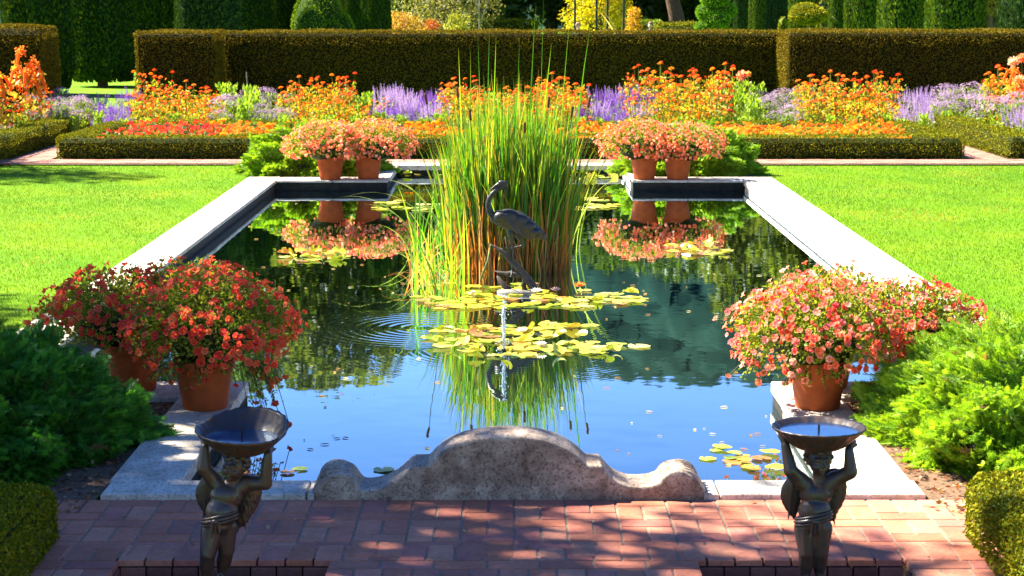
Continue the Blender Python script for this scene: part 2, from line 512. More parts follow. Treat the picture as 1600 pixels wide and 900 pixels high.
def streaks(m):
    N = m.node_tree.nodes; L = m.node_tree.links; P = N['Principled BSDF']
    nz = [n for n in N if n.type == 'TEX_NOISE'][0]; mp = N.new('ShaderNodeMapping'); mp.inputs['Scale'].default_value = (2.2, 2.2, 0.5)
    src = nz.inputs['Vector'].links[0].from_socket; L.new(src, mp.inputs['Vector']); L.new(mp.outputs[0], nz.inputs['Vector'])
    rr = ramp(N, L, nz.outputs[0], [(0.4, (0.28,) * 3), (0.6, (0.6,) * 3)]); L.new(rr.outputs[0], P.inputs['Roughness'])
streaks(M_lead)
# ------------------------------------------------------------------ setting
WZ = -0.14        # water level
XO, XI = 3.65, 3.2      # main basin: outer and inner half width of the coping
EO, EI = 2.04, 1.67     # the narrower ends
YN0, YN1 = 9.24, 9.52   # near sill
YM0, YM1 = 11.6, 12.1   # near coping of the main basin
YF0, YF1 = 26.2, 26.75  # far coping of the main basin
YE0, YE1 = 28.7, 29.15  # end of the far arm
BASINS = ((-1.72, -0.80), (0.83, 1.74)); BY0, BY1 = 7.1, 8.19

def in_hole(x, y):
    a = abs(x)
    if a < XI + 0.1 and YM1 - 0.1 < y < YF0 + 0.1: return True
    if a < EI + 0.1 and YN1 - 0.1 < y < YE0 + 0.1: return True
    for (a0, a1) in BASINS:
        if a0 - 0.05 < x < a1 + 0.05 and BY0 - 0.05 < y < BY1 + 0.05: return True
    return False

def sheet(name, xs, ys, z, mat, hole=True):
    mb = MB(); xs = sorted(xs); ys = sorted(ys)
    V = [(x, y, z) for y in ys for x in xs]; n = len(xs); q = []
    for j in range(len(ys) - 1):
        for i in range(n - 1):
            if hole and in_hole((xs[i] + xs[i + 1]) / 2, (ys[j] + ys[j + 1]) / 2): continue
            q.append([j * n + i, j * n + i + 1, (j + 1) * n + i + 1, (j + 1) * n + i])
    mb.add(V, np.array(q)); o = mb.build(name, mat); tag(o, kind='structure'); return o

hx = [-XI - 0.1, -EI - 0.1, EI + 0.1, XI + 0.1]
bx_ = [b + s for (a, c) in BASINS for (b, s) in ((a, -0.05), (c, 0.05))]
hy = [YM1 - 0.1, YF0 + 0.1, YN1 - 0.1, YE0 + 0.1, BY0 - 0.05, BY1 + 0.05]
sheet('ground', [-1500, 1500] + hx + bx_, [-60, 2500] + hy, -0.06, M_lawn)

# terrace of bricks laid in alternating pairs
def terrace():
    mb = MB(); L = 0.248
    base = np.array([[0.54, 0.18, 0.095], [0.57, 0.20, 0.11], [0.50, 0.17, 0.10], [0.54, 0.20, 0.12], [0.47, 0.16, 0.11], [0.59, 0.24, 0.14]])
    def brick(x0, x1, y0, y1):
        cx, cy = (x0 + x1) / 2, (y0 + y1) / 2
        for (a0, a1) in BASINS:
            if a0 - 0.01 < cx < a1 + 0.01 and y0 < BY1 and y1 > BY0: 
                if y1 > BY1 + 0.05: y0 = BY1
                else: return
            if cx < a0 and x1 > a0 and BY0 < cy < BY1: x1 = a0
            if cx > a1 and x0 < a1 and BY0 < cy < BY1: x0 = a1
        if y1 > YN0: y1 = YN0 - 0.002
        if y1 - y0 < 0.03 or x1 - x0 < 0.03: return
        g = 0.0045; c = base[rng.integers(len(base))] * rng.uniform(0.82, 1.12)
        dz = rng.normal(0, 0.0007)
        x0 += g + rng.uniform(0, .002); x1 -= g; y0 += g; y1 -= g + rng.uniform(0, .002)
        z0, z1 = -0.055, -0.028 + dz
        i = 0.0035; tl = rng.normal(0, 0.0003, 4)
        V = [(x0, y0, z0), (x1, y0, z0), (x1, y1, z0), (x0, y1, z0), (x0, y0, z1 - 0.004), (x1, y0, z1 - 0.004), (x1, y1, z1 - 0.004), (x0, y1, z1 - 0.004),
             (x0 + i, y0 + i, z1 + tl[0]), (x1 - i, y0 + i, z1 + tl[1]), (x1 - i, y1 - i, z1 + tl[2]), (x0 + i, y1 - i, z1 + tl[3])]
        q = [[8, 9, 10, 11]]
        for k in range(2):
            for j in range(4):
                a = k * 4 + j; b = k * 4 + (j + 1) % 4; q.append([a, b, b + 4, a + 4])
        mb.add(V, np.array(q), c)
    nx = 12
    for i in range(-nx, nx):
        x0 = i * L + 0.02
        y = YN0 - 0.002; k = (i % 2); first = True
        while y > BY1 + 0.26:
            if k % 2 == 0:
                brick(x0, x0 + L, y - L / 2, y); y -= L / 2
            else:
                brick(x0, x0 + L / 2, y - L, y); brick(x0 + L / 2, x0 + L, y - L, y); y -= L
            k += 1
        if y - (BY1 + L) > 0.03: brick(x0, x0 + L, BY1 + L, y)
    # border: header course along the basins
    for i in range(-26, 26):
        brick(i * L / 2, (i + 1) * L / 2, BY1, BY1 + L)
    y = BY1; k = 0
    while y > 6.4:
        h = L / 2 if k % 2 == 0 else L
        w = L * 1.0 if k % 2 == 0 else L / 2
        segs = ((-3.1, BASINS[0][0]), (BASINS[0][1], BASINS[1][0]), (BASINS[1][1], 3.1)) if y - h / 2 > BY0 else ((-3.1, 3.1),)
        for (q0, q1) in segs:
            m_ = max(1, round((q1 - q0) / w)); ww = (q1 - q0) / m_
            for i in range(m_): brick(q0 + i * ww, q0 + (i + 1) * ww, y - h, y)
        y -= h; k += 1
    o = mb.build('brick_terrace', M_brick); tag(o, kind='structure')
terrace()
sheet('mortar_bed', [-3.1, 3.1] + bx_, [6.3, YN0 - 0.004, BY0 - 0.05, BY1 + 0.05], -0.0325, M_mortar)

# the brick path behind the pool and between the flower beds
def path():
    mb = MB(); L = 0.22
    base = np.array([[0.36, 0.165, 0.115], [0.40, 0.20, 0.14], [0.32, 0.14, 0.10], [0.42, 0.23, 0.17]])
    def strip(x0, x1, y0, y1):
        y = y0; r = 0
        while y < y1 - 0.02:
            x = x0 - (r % 2) * L / 2
            while x < x1:
                a, b = max(x, x0), min(x + L, x1)
                if b - a > 0.03: mb.box(a + 0.004, b - 0.004, y + 0.004, y + 0.106, -0.05, -0.022 + rng.normal(0, 0.001), base[rng.integers(4)] * rng.uniform(0.85, 1.1))
                x += L
            y += 0.11; r += 1
    strip(-9.2, 9.2, 29.35, 30.12)
    strip(7.22, 7.82, 30.14, 37.0); strip(-7.85, -7.22, 30.14, 37.0)
    o = mb.build('brick_path', M_brick); tag(o, kind='structure')
    sheet('path_bed', [-9.3, 9.3], [29.3, 30.2], -0.034, M_mortar, False)
path()
sheet('flower_bed_soil', [-14, 14], [30.2, 41.5], -0.045, M_soil, False)
for sx in (-1, 1):
    xs = [sx * 2.05, sx * 4.6]
    sheet('mulch_bed', xs, [YN0 - 0.3, YM0 - 0.004], -0.030 if sx < 0 else -0.031, M_mulch, False)
    sheet('mulch_bed', [sx * 2.1, sx * 3.5], [YF1 + 0.02, 28.3], -0.05, M_mulch, False)

# leaf litter on the mulch
mb = MB()
for sx in (-1, 1):
    n = 2600
    p = np.stack([sx * rng.uniform(2.07, 4.2, n), rng.uniform(YN0 - 0.28, YM0 - .05, n), np.full(n, -0.022)], 1)
    d = randdir(n) * [1, 1, 0.25]
    scatter(mb, LEAF, p, d, rng.uniform(0.02, 0.045, n), pal(n, [(0.20, 0.11, 0.06), (0.10, 0.055, 0.03), (0.38, 0.27, 0.18), (0.3, 0.1, 0.04)]))
tag(mb.build('leaf_litter', M_leaf), 'brown leaf litter on the mulch beside the near coping', 'leaf litter', kind='stuff')

# coping: separate blocks with open joints
def coping():
    mb = MB()
    def run(x0, x1, y0, y1, axis, n, th=0.075):
        for k in range(n):
            g = 0.005
            if axis == 'y':
                a = y0 + (y1 - y0) * k / n; b = y0 + (y1 - y0) * (k + 1) / n
                mb.box(x0, x1, a + g, b - g, -th, rng.normal(0, 0.0008), m=0, b=0.006)
            else:
                a = x0 + (x1 - x0) * k / n; b = x0 + (x1 - x0) * (k + 1) / n
                mb.box(a + g, b - g, y0, y1, -th, rng.normal(0, 0.0008), m=0, b=0.006)
    for s in (-1, 1):
        a, b = sorted((s * XI, s * XO)); run(a, b, YM0, YF1, 'y', 11, 0.04 if s < 0 else 0.075)
        a, b = sorted((s * EI, s * (XI - 0.004))); run(a, b, YM0, YM1, 'x', 2); run(a, b, YF0, YF1, 'x', 2, 0.03)
        a, b = sorted((s * EI, s * EO)); run(a, b, YN1 + 0.003, YM0 - 0.004, 'y', 2); run(a, b, YF1 + 0.004, YE1, 'y', 2)
    run(-2.03, 2.06, YN0, YN1, 'x', 4)
    run(-EI + 0.004, EI - 0.004, YE0, YE1, 'x', 3)
    # risers below, set back 15 mm; those turned away from the sun have shade painted in as near-black
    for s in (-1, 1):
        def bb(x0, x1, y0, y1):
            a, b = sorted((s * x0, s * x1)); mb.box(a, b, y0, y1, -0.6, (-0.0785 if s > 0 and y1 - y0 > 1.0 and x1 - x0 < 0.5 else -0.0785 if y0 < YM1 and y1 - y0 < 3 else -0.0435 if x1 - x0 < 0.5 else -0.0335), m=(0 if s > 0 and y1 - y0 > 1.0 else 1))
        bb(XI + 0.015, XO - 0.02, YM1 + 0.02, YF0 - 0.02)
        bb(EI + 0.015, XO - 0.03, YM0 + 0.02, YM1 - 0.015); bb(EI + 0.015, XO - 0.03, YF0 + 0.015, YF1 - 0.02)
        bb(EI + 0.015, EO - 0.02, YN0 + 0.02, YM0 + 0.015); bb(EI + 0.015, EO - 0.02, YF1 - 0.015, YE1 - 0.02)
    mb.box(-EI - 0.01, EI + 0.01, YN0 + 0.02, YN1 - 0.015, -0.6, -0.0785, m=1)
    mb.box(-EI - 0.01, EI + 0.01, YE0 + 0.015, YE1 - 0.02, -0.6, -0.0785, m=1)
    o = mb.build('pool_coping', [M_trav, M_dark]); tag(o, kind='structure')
coping()
# pool water as one cross-shaped sheet, pool floor below
mb = MB()
def cross(z):
    mb = MB()
    for (a, y0, y1) in ((EI + 0.012, YN1 - 0.012, YM1 - 0.013), (XI + 0.012, YM1 - 0.013, YF0 + 0.013), (EI + 0.012, YF0 + 0.013, YE0 + 0.012)):
        mb.add([(-a, y0, z), (a, y0, z), (a, y1, z), (-a, y1, z)], np.array([[0, 1, 2, 3]]))
    return mb
o = cross(WZ).build('pool_water', M_water); tag(o, kind='structure')
o = cross(-0.55).build('pool_floor', M_dark); tag(o, kind='structure')

# basins of the two cherubs
for i, (a0, a1) in enumerate(BASINS):
    t = empty('fountain_basin', ((a0 + a1) / 2, (BY0 + BY1) / 2, -0.4), 0, 
              'sunken brick basin under the %s cherub fountain' % ('shaded left' if i == 0 else 'sunlit right'), 'basin', 'sunken basins of the cherub fountains')
    w = (a1 - a0) / 2; h = (BY1 - BY0) / 2
    mb = MB()
    for side in range(4):
        n = 8 if side < 2 else 10
        for lay in range(3):
            for k in range(n):
                z1 = 0.4 - 0.062 - lay * 0.115; z0 = z1 - 0.107
                c = np.array([0.33, 0.13, 0.09]) * rng.uniform(0.5, 1.0)
                if side < 2:
                    x0 = -w + 2 * w * k / n; x1 = x0 + 2 * w / n
                    y = h if side == 0 else -h
                    mb.box(x0 + .004, x1 - .004, y, y + (0.045 if side == 0 else -0.045), z0, z1, c, 0, 0.003) if side == 0 else mb.box(x0 + .004, x1 - .004, y - 0.045, y, z0, z1, c, 0, 0.003)
                else:
                    y0 = -h + 2 * h * k / n; y1 = y0 + 2 * h / n
                    if side == 2: mb.box(-w - 0.045, -w, y0 + .004, y1 - .004, z0, z1, c, 0, 0.003)
                    else: mb.box(w, w + 0.045, y0 + .004, y1 - .004, z0, z1, c, 0, 0.003)
    mb.build('brick_wall', M_brick, t)
    MB().box(-w - 0.05, w + 0.05, -h - 0.05, h + 0.05, -0.03, 0.0).build('floor', M_dark, t)
    mb = MB(); mb.add([(-w, -h, 0.12), (w, -h, 0.12), (w, h, 0.12), (-w, h, 0.12)], np.array([[0, 1, 2, 3]]))
    mb.build('water', M_water, t)

# wooded hill far away
def hill():
    xs = np.linspace(-500, 500, 420); ys = np.linspace(160, 800, 200)
    X, Y = np.meshgrid(xs, ys)
    Z = 103 * (1 - np.exp(-((Y - 150) / 240) ** 2)) * (0.9 + 0.10 * np.sin(X * 0.012 + 1) + 0.03 * np.sin(X * 0.031)) * np.exp(-((Y - 560) / 620) ** 2)
    Z += (rng.uniform(0, 5, X.shape) + 3 * np.sin(X * 0.21 + 2 * np.sin(Y * 0.05)) * np.sin(Y * 0.17)) * np.clip((Y - 170) / 60, 0, 1) - 1.5
    Z[0] = -1
    n = len(xs)
    V = np.stack([X.ravel(), Y.ravel(), Z.ravel()], 1)
    i, j = np.meshgrid(np.arange(n - 1), np.arange(len(ys) - 1)); a = (j * n + i).ravel()
    mb = MB(); mb.add(V, np.stack([a, a + 1, a + n + 1, a + n], 1))
    tag(mb.build('hill', m_hill(), smooth=True), kind='structure')
hill()

# ------------------------------------------------------------------ clipped hedges
def hedge(name, x0, x1, y0, y1, z1, dens, ls, cols, label, cat, group=None, rnd=0.06, mat=None, z0=-0.04, core=(0.03, 0.04, 0.01), w=None):
    mb = MB()
    ins = ls * 1.6
    mb.box(x0 + ins, x1 - ins, y0 + ins, y1 - ins, z0, z1 - ins, core, 0, min(rnd, (y1 - y0) * 0.2))
    def face(n, P, Nn):
        n = int(n)
        if n < 1: return
        a = rng.random((n, 1)); b = rng.random((n, 1))
        p = P[0] + a * (P[1] - P[0]) + b * (P[2] - P[0])
        # soften the edges and let the clipped surface swell a little
        c = np.array([(x0 + x1) / 2, (y0 + y1) / 2, (z0 + z1) / 2]); hlf = np.array([(x1 - x0) / 2, (y1 - y0) / 2, (z1 - z0) / 2])
        q = (p - c); e = np.clip((np.abs(q) - (hlf - rnd)) / rnd, 0, 1); e[:, 2] *= (q[:, 2] > 0)
        over = np.maximum(np.linalg.norm(e, axis=1) - 1, 0)[:, None]
        p = p - np.sign(q) * e * over * rnd * 0.75
        sw = np.sin(p[:, 0:1] * 3.1 + p[:, 1:2] * 2.3) * np.cos(p[:, 2:3] * 4 + p[:, 0:1] * 1.7)
        p = p + Nn * (sw * ls * 0.7 + rng.normal(0, ls * 0.28, (n, 1)))
        d = Nn * 0.3 + randdir(n) * 1.0 + np.array([0, 0, 0.2])
        scatter(mb, LEAF, p - nrm(d) * ls * 0.5, d, ls * rng.uniform(0.7, 1.3, n), pal(n, cols, w))
    A = np.array
    X, Y_, Z = x1 - x0, y1 - y0, z1 - z0
    face(dens * X * Z, [A([x0, y0, z0]), A([x1, y0, z0]), A([x0, y0, z1])], A([0, -1, 0]))
    face(dens * 0.5 * X * Z, [A([x0, y1, z0]), A([x1, y1, z0]), A([x0, y1, z1])], A([0, 1, 0]))
    face(dens * X * Y_, [A([x0, y0, z1]), A([x1, y0, z1]), A([x0, y1, z1])], A([0, 0, 1]))
    face(dens * Y_ * Z, [A([x0, y0, z0]), A([x0, y1, z0]), A([x0, y0, z1])], A([-1, 0, 0]))
    face(dens * Y_ * Z, [A([x1, y0, z0]), A([x1, y1, z0]), A([x1, y0, z1])], A([1, 0, 0]))
    o = mb.build(name, mat or M_yew)
    return tag(o, label, cat, group)

YEW = [(0.16, 0.12, 0.006), (0.19, 0.14, 0.007), (0.12, 0.09, 0.006), (0.10, 0.095, 0.007), (0.15, 0.08, 0.01)]
YW = [4, 3, 3, 3, 1]
gy = 'tall clipped yew hedges behind the flower beds'
hedge('yew_hedge', -6.55, 6.25, 43.8, 45.1, 1.765, 1900, 0.04, YEW, 'long middle stretch of tall clipped yew hedge behind the cattails', 'hedge', gy, 0.05, core=(0.02, 0.018, 0.004), w=YW)
hedge('yew_hedge', -8.15, -6.43, 42.0, 43.74, 1.785, 1900, 0.04, YEW, 'short stretch of tall yew hedge between the open lawn gap and the long middle stretch', 'hedge', gy, 0.05, core=(0.02, 0.018, 0.004), w=YW)
hedge('yew_hedge', 6.03, 14.5, 42.0, 43.74, 1.80, 1900, 0.04, YEW, 'tall yew hedge on the right with a golden sunlit end face', 'hedge', gy, 0.05, core=(0.02, 0.018, 0.004), w=YW)
hedge('yew_hedge', -14.0, -9.68, 40.0, 41.6, 1.93, 1900, 0.04, YEW, 'tall yew hedge at the far left edge, left of the cypress columns', 'hedge', gy, 0.12, core=(0.02, 0.018, 0.004), w=YW)

BOX = [(0.13, 0.16, 0.006), (0.19, 0.20, 0.008), (0.09, 0.12, 0.008), (0.25, 0.22, 0.01)]
gb = 'low box hedges edging the flower beds'
hedge('box_hedge', -7.15, 7.17, 30.2, 30.62, 0.33, 2600, 0.03, BOX, 'long low box hedge running across behind the pool', 'hedge', gb)
hedge('box_hedge', -7.15, -6.75, 30.6, 34.2, 0.32, 2200, 0.03, BOX, 'low box hedge closing the left end of the orange flower bed', 'hedge', gb)
hedge('box_hedge', 6.77, 7.17, 30.6, 34.2, 0.32, 2200, 0.03, BOX, 'low box hedge closing the right end of the orange flower bed', 'hedge', gb)
hedge('box_hedge', -7.15, 7.17, 34.2, 34.6, 0.30, 1300, 0.03, BOX, 'low box hedge between the low orange flowers and the tall border', 'hedge', gb)
hedge('box_hedge', -8.4, -7.93, 28.5, 36.5, 0.34, 2000, 0.03, BOX, 'low box hedge left of the brick path at the left edge', 'hedge', gb)
hedge('box_hedge', 7.87, 8.3, 30.3, 36.5, 0.34, 2200, 0.03, BOX, 'low box hedge on the right side of the right brick path, running away', 'hedge', gb)
hedge('box_hedge', 8.3, 9.4, 30.3, 30.72, 0.34, 2200, 0.03, BOX, 'low box hedge beside the lawn at the right edge', 'hedge', gb)
gn = 'clipped box blocks at the near corners'
hedge('box_hedge', -3.0, -2.07, 7.0, 8.62, 0.23, 9500, 0.020, BOX, 'clipped box block in the near left corner beside the bricks', 'hedge', gn, 0.1)
hedge('box_hedge', 2.09, 3.0, 7.0, 8.66, 0.27, 9500, 0.020, BOX, 'clipped box block in the near right corner beside the bricks', 'hedge', gn, 0.1)
gf = 'clipped hedges on the far lawn'
hedge('far_hedge', -14.5, -5.8, 88, 89.2, 1.55, 260, 0.10, BOX, 'green clipped hedge beyond the maple, left of the woods', 'hedge', gf)
hedge('far_hedge', -5.6, 1.2, 90, 91.2, 1.60, 260, 0.10, BOX, 'dim clipped hedge below the dark woods in the middle', 'hedge', gf)
hedge('far_hedge', 2.9, 6.9, 88, 89.2, 1.62, 300, 0.10, [(0.16, 0.24, 0.02), (0.2, 0.28, 0.03)], 'bright clipped hedge behind the two visitors', 'hedge', gf)
hedge('far_hedge', 6.1, 8.1, 80, 81.5, 1.55, 300, 0.09, BOX, 'clipped hedge block left of the light green cloud-pruned tree', 'hedge', gf)

# ------------------------------------------------------------------ columnar yews, trees, shrubs
def column_proto(h, r, cols, n, seed_label=None, name='columnar_cypress'):
    t = empty(name)
    mb = MB()
    prof = []
    nz = 14
    def rad(z):
        u = z / h
        return r * (0.80 + 0.20 * min(1, u / 0.10)) * (1.0 if u < 0.75 else math.sqrt(max(0.02, 1 - ((u - 0.75) / 0.27) ** 2)))
    mb.lathe([(rad(z) * 0.93, z) for z in np.linspace(0.22, h - 0.1, nz)], 20, (0.012, 0.03, 0.01), wob=lambda w, rr, z: 1 + 0.05 * math.sin(5 * w + z) + 0.03 * math.sin(9 * w))
    z = 0.12 + (h - 0.15) * rng.random(n) ** 1.25; w = rng.uniform(0, 2 * PI, n)
    rr = np.array([rad(a) for a in z]) * (1 + 0.05 * np.sin(5 * w + z) + 0.03 * np.sin(9 * w)) * rng.normal(1, 0.025, n)
    p = np.stack([rr * np.cos(w), rr * np.sin(w), z], 1)
    d = np.stack([np.cos(w) * 0.5, np.sin(w) * 0.5, np.full(n, 1.0)], 1) + rng.normal(0, 0.28, (n, 3))
    scatter(mb, LEAF, p - nrm(d) * 0.05, d, rng.uniform(0.07, 0.15, n), pal(n, cols))
    mb.build('crown', M_yew, t)
    tb = MB(); tb.tube([(0, 0, -0.06), (0, 0, 0.5)], [0.16, 0.13], 10, (0.16, 0.09, 0.06)); tb.build('trunk', M_bark, t)
    return t
CG1 = [(0.030, 0.070, 0.006), (0.055, 0.095, 0.008), (0.02, 0.05, 0.006)]
CG2 = [(0.10, 0.17, 0.015), (0.14, 0.20, 0.02), (0.07, 0.13, 0.02)]
CG3 = [(0.035, 0.075, 0.02), (0.06, 0.11, 0.03), (0.03, 0.06, 0.02)]
protos = [column_proto(7.0, 0.9, CG1, 16000), column_proto(6.2, 0.9, CG2, 16000), column_proto(6.6, 0.9, CG3, 16000)]
cyp = []
def cyprus(px0, px1, Y, kind, label):
    x = ((px0 + px1) / 2 - 797) / 2985 * Y; w = (px1 - px0) / 2985 * Y / 1.86
    cyp.append((x, Y, w, kind, label))
cyprus(22, 117, 52.5, 0, 'dark column of cypress just behind the far left yew hedge')
cyprus(121, 213, 57.5, 0, 'column of cypress standing free in the lawn gap, sunlit on its left side')
cyprus(196, 288, 66, 0, 'dark cypress column right of the one in the lawn gap')
cyprus(286, 376, 62, 2, 'cypress column with a pale lit left edge above the left part of the hedge')
cyprus(362, 428, 70, 0, 'dark cypress column behind and right of the pale-edged one')
cyprus(426, 474, 72, 0, 'narrow dark cypress column just left of the rounded topiary')
cyprus(538, 580, 76, 0, 'dark cypress column right of the rounded topiary')
cyprus(570, 611, 68, 0, 'dark cypress column at the left edge of the open garden view')
rowlab = ['first', 'second', 'third', 'fourth', 'fifth', 'sixth', 'seventh', 'eighth']
for k, (a, b, Y, kd) in enumerate(((1142, 1166, 92, 2), (1166, 1194, 87, 1), (1194, 1226, 82, 2), (1227, 1262, 78, 1), (1289, 1316, 73, 1), (1314, 1366, 68, 1), (1369, 1440, 63, 1), (1442, 1524, 58, 1), (1556, 1640, 54, 2))):
    cyprus(a, b, Y, kd, '%s cypress column from the left in the row on the right' % rowlab[k] if k < 8 else 'cypress column with drooping sprays at the right edge of the row')
for k, (x, Y, w, kind, label) in enumerate(cyp):
    src = protos[kind]
    o = src if not src.get('used') else copy_tree(src)
    if o is src: o['used'] = 1
    o.location = (x, Y, 0); o.scale = (w / 0.9 * 1.0, w / 0.9, 1.0); o.rotation_euler = (0, 0, rng.uniform(0, 6))
    tag(o, label, 'cypress', 'clipped cypress columns')
for p_ in [o for o in bpy.data.objects if 'used' in o.keys()]: del p_['used']

def tree(name, loc, h, cr, ch, cols, label, cat, group=None, n=9000, ls=0.22, base=0.25, trunk=(0.16, 0.12, 0.09), tr=None, clumps=26, mat=None, lean=0.0):
    """tapered trunk, limbs and a crown of leaf clumps; cr crown radius, crown spans base*h..h"""
    t = empty(name, loc, 0, label, cat, group)
    tr = tr or h * 0.022
    tb = MB()
    top = np.array([lean, 0, h * 0.72])
    tb.tube([np.array([0, 0, -0.08]), top * 0.3 + [0.1 * cr * 0.2, 0, 0], top * 0.65, top], [tr * 1.4, tr, tr * 0.7, tr * 0.25], 9, trunk)
    zc0 = base * h
    C = []
    for k in range(clumps):
        u = (k + 0.5) / clumps; zz = zc0 + (h - zc0) * (0.08 + 0.84 * u)
        prof = math.sqrt(max(0.05, 1 - ((u - 0.42) / 0.62) ** 2))
        a = k * 2.399 + rng.uniform(-.4, .4); rad = cr * prof * rng.uniform(0.35, 0.78)
        c = np.array([rad * math.cos(a) + lean * u, rad * math.sin(a), zz]); C.append(c)
        if k % 2 == 0:
            s0 = top * min(0.95, max(0.2, zz / h * 0.8))
            tb.tube([s0, (s0 + c) / 2 + [0, 0, 0.05 * h], c], [tr * 0.4, tr * 0.25, tr * 0.08], 6, trunk)
    tb.build('trunk', M_bark, t, True)
    mb = MB(); C = np.array(C)
    per = n // clumps
    for c in C:
        r = cr * rng.uniform(0.28, 0.46)
        dd = randdir(per); p = c + dd * (r * rng.uniform(0.55, 1.05, (per, 1))) * [1, 1, 0.72]
        d = dd * 0.7 + randdir(per)
        tone = rng.uniform(0.8, 1.2)
        scatter(mb, LEAF, p, d, ls * rng.uniform(0.7, 1.3, per), pal(per, cols) * tone)
    mb.build('crown', mat or M_leaf, t)
    return t

WG = [(0.05, 0.09, 0.015), (0.07, 0.12, 0.02), (0.035, 0.07, 0.015)]
WO = [(0.10, 0.13, 0.02), (0.13, 0.15, 0.03), (0.07, 0.10, 0.02)]
gw = 'trees of the woods beyond the far lawn'
def px(p, Y): return (p - 797) / 2985 * Y
for k, (p, Y, h, cr, cs, b, lb) in enumerate((
    (250, 104, 21, 5.5, WG, 0.08, 'tall dark tree behind the cypress columns on the left'),
    (60, 98, 19, 5.5, WG, 0.10, 'dark tree behind the far left hedge'),
    (400, 100, 18.5, 5.0, WG, 0.06, 'dark tree behind the pale-edged cypress column'),
    (520, 96, 17.5, 4.6, WO, 0.05, 'olive green tree behind the rounded topiary'),
    (740, 112, 15, 5.0, WG, 0.02, 'dark tree of the woods behind the bare sapling'),
    (860, 118, 14, 5.2, WG, 0.02, 'dark tree of the woods right of the tallest cattail blade'),
    (640, 118, 17, 5.2, WG, 0.02, 'dark tree of the woods behind the gold and olive shrubs'),
    (980, 116, 13.5, 5.0, WG, 0.02, 'dark tree of the woods behind the yellow tree'),
    (1100, 118, 14.5, 5.0, WG, 0.02, 'dark tree of the woods behind the cloud-pruned tree'),
    (1190, 114, 16.5, 4.8, WO, 0.02, 'olive tree behind the first cypress columns of the right row'),
    (1310, 100, 16.0, 4.8, WO, 0.02, 'tall olive tree behind the middle of the right row of cypress'),
    (1450, 96, 15, 5.0, WG, 0.02, 'dark tree behind the last cypress columns of the right row'),
    (1580, 92, 15, 5.0, WG, 0.02, 'dark tree behind the right edge of the cypress row'))):
    tree('woodland_tree', (px(p, Y), Y, 0), h, cr, h, cs, lb, 'tree', gw, n=14000, ls=0.46, base=b)

tree('maple_shrub', (px(700, 86), 86, 0), 4.2, 2.5, 3, [(0.22, 0.22, 0.06), (0.30, 0.27, 0.10), (0.16, 0.17, 0.05)], 'pale olive shrub tree right of the last dark cypress of the left group', 'tree', n=7000, ls=0.13, base=0.25)
tree('gold_shrub', (px(632, 80), 80, 0), 2.0, 0.95, 2, [(0.45, 0.24, 0.03), (0.38, 0.18, 0.02), (0.5, 0.32, 0.05)], 'orange gold shrub beside the pale olive shrub tree', 'shrub', n=3000, ls=0.10, base=0.2)
tree('gold_shrub', (px(676, 84), 84, 0), 1.75, 0.5, 1.5, [(0.5, 0.14, 0.03), (0.42, 0.09, 0.02)], 'small red orange shrub under the pale olive shrub tree', 'shrub', n=1200, ls=0.09, base=0.2)
tree('dwarf_maple', (px(716, 76), 76, 0), 2.0, 0.62, 1.5, [(0.34, 0.34, 0.04), (0.26, 0.28, 0.03)], 'small yellow green dwarf maple in front of the far hedge', 'shrub', n=2200, ls=0.09, base=0.35)
tree('yellow_tree', (px(935, 84), 84, 0), 4.4, 1.9, 3.5, [(0.75, 0.58, 0.01), (0.65, 0.50, 0.02), (0.35, 0.40, 0.02)], 'bright yellow leaved tree behind the iron posts', 'tree', n=8000, ls=0.13, base=0.25)
tree('orange_shrub', (px(988, 78), 78, 0), 2.3, 0.42, 1.5, [(0.5, 0.38, 0.02), (0.6, 0.25, 0.02)], 'small orange yellow shrub between the iron posts and the second visitor', 'shrub', n=1400, ls=0.09, base=0.25)
tree('bare_sapling', (px(750, 82), 82, 0), 3.6, 0.7, 3.0, [(0.10, 0.11, 0.05)], 'thin pale sapling forking in front of the dark woods', 'tree', n=120, ls=0.08, base=0.6, trunk=(0.34, 0.31, 0.27), tr=0.05, clumps=8)
tree('leaning_tree', (px(1066, 84), 84, 0), 9, 3.0, 6, WG, 'leaning brown trunk left of the light green cloud-pruned tree', 'tree', n=5000, ls=0.3, base=0.42, trunk=(0.14, 0.085, 0.06), tr=0.33, clumps=16, lean=-1.5)
tree('golden_conifer', (px(1536, 62), 62, 0), 5.2, 1.0, 4, [(0.30, 0.25, 0.03), (0.22, 0.20, 0.02)], 'golden conifer between the last two cypress columns on the right', 'tree', n=6000, ls=0.10, base=0.34)

def domes(name, loc, parts, cols, label, cat, n, ls, extra=None, core=(0.03, 0.06, 0.01)):
    t = empty(name, loc, 0, label, cat)
    mb = MB()
    A = sum(b[3] * b[4] for b in parts)
    for (x, y, z, r, hz) in parts:
        mb.ball((x, y, z), (r * 0.93, r * 0.93, hz * 0.93), core)
        k = int(n * r * hz / A); dd = randdir(k)
        p = np.array([x, y, z]) + dd * [r, r, hz] * rng.normal(1, 0.02, (k, 1)); d = dd * 0.8 + randdir(k) * 0.7 + [0, 0, 0.3]
        scatter(mb, LEAF, p - nrm(d) * ls * 0.5, d, ls * rng.uniform(0.7, 1.3, k), pal(k, cols))
    mb.build('foliage', M_yew, t)
    tb = MB(); zt = max(b[2] for b in parts); tb.tube([(0, 0, -0.06), (0.03, 0, zt * 0.5), (0, 0, zt)], [0.1, 0.08, 0.05], 8, (0.3, 0.24, 0.18)); 
    if extra: extra(tb)
    tb.build('trunk', M_bark, t, True)
    return t
TG = [(0.16, 0.28, 0.012), (0.20, 0.32, 0.015), (0.12, 0.22, 0.012)]
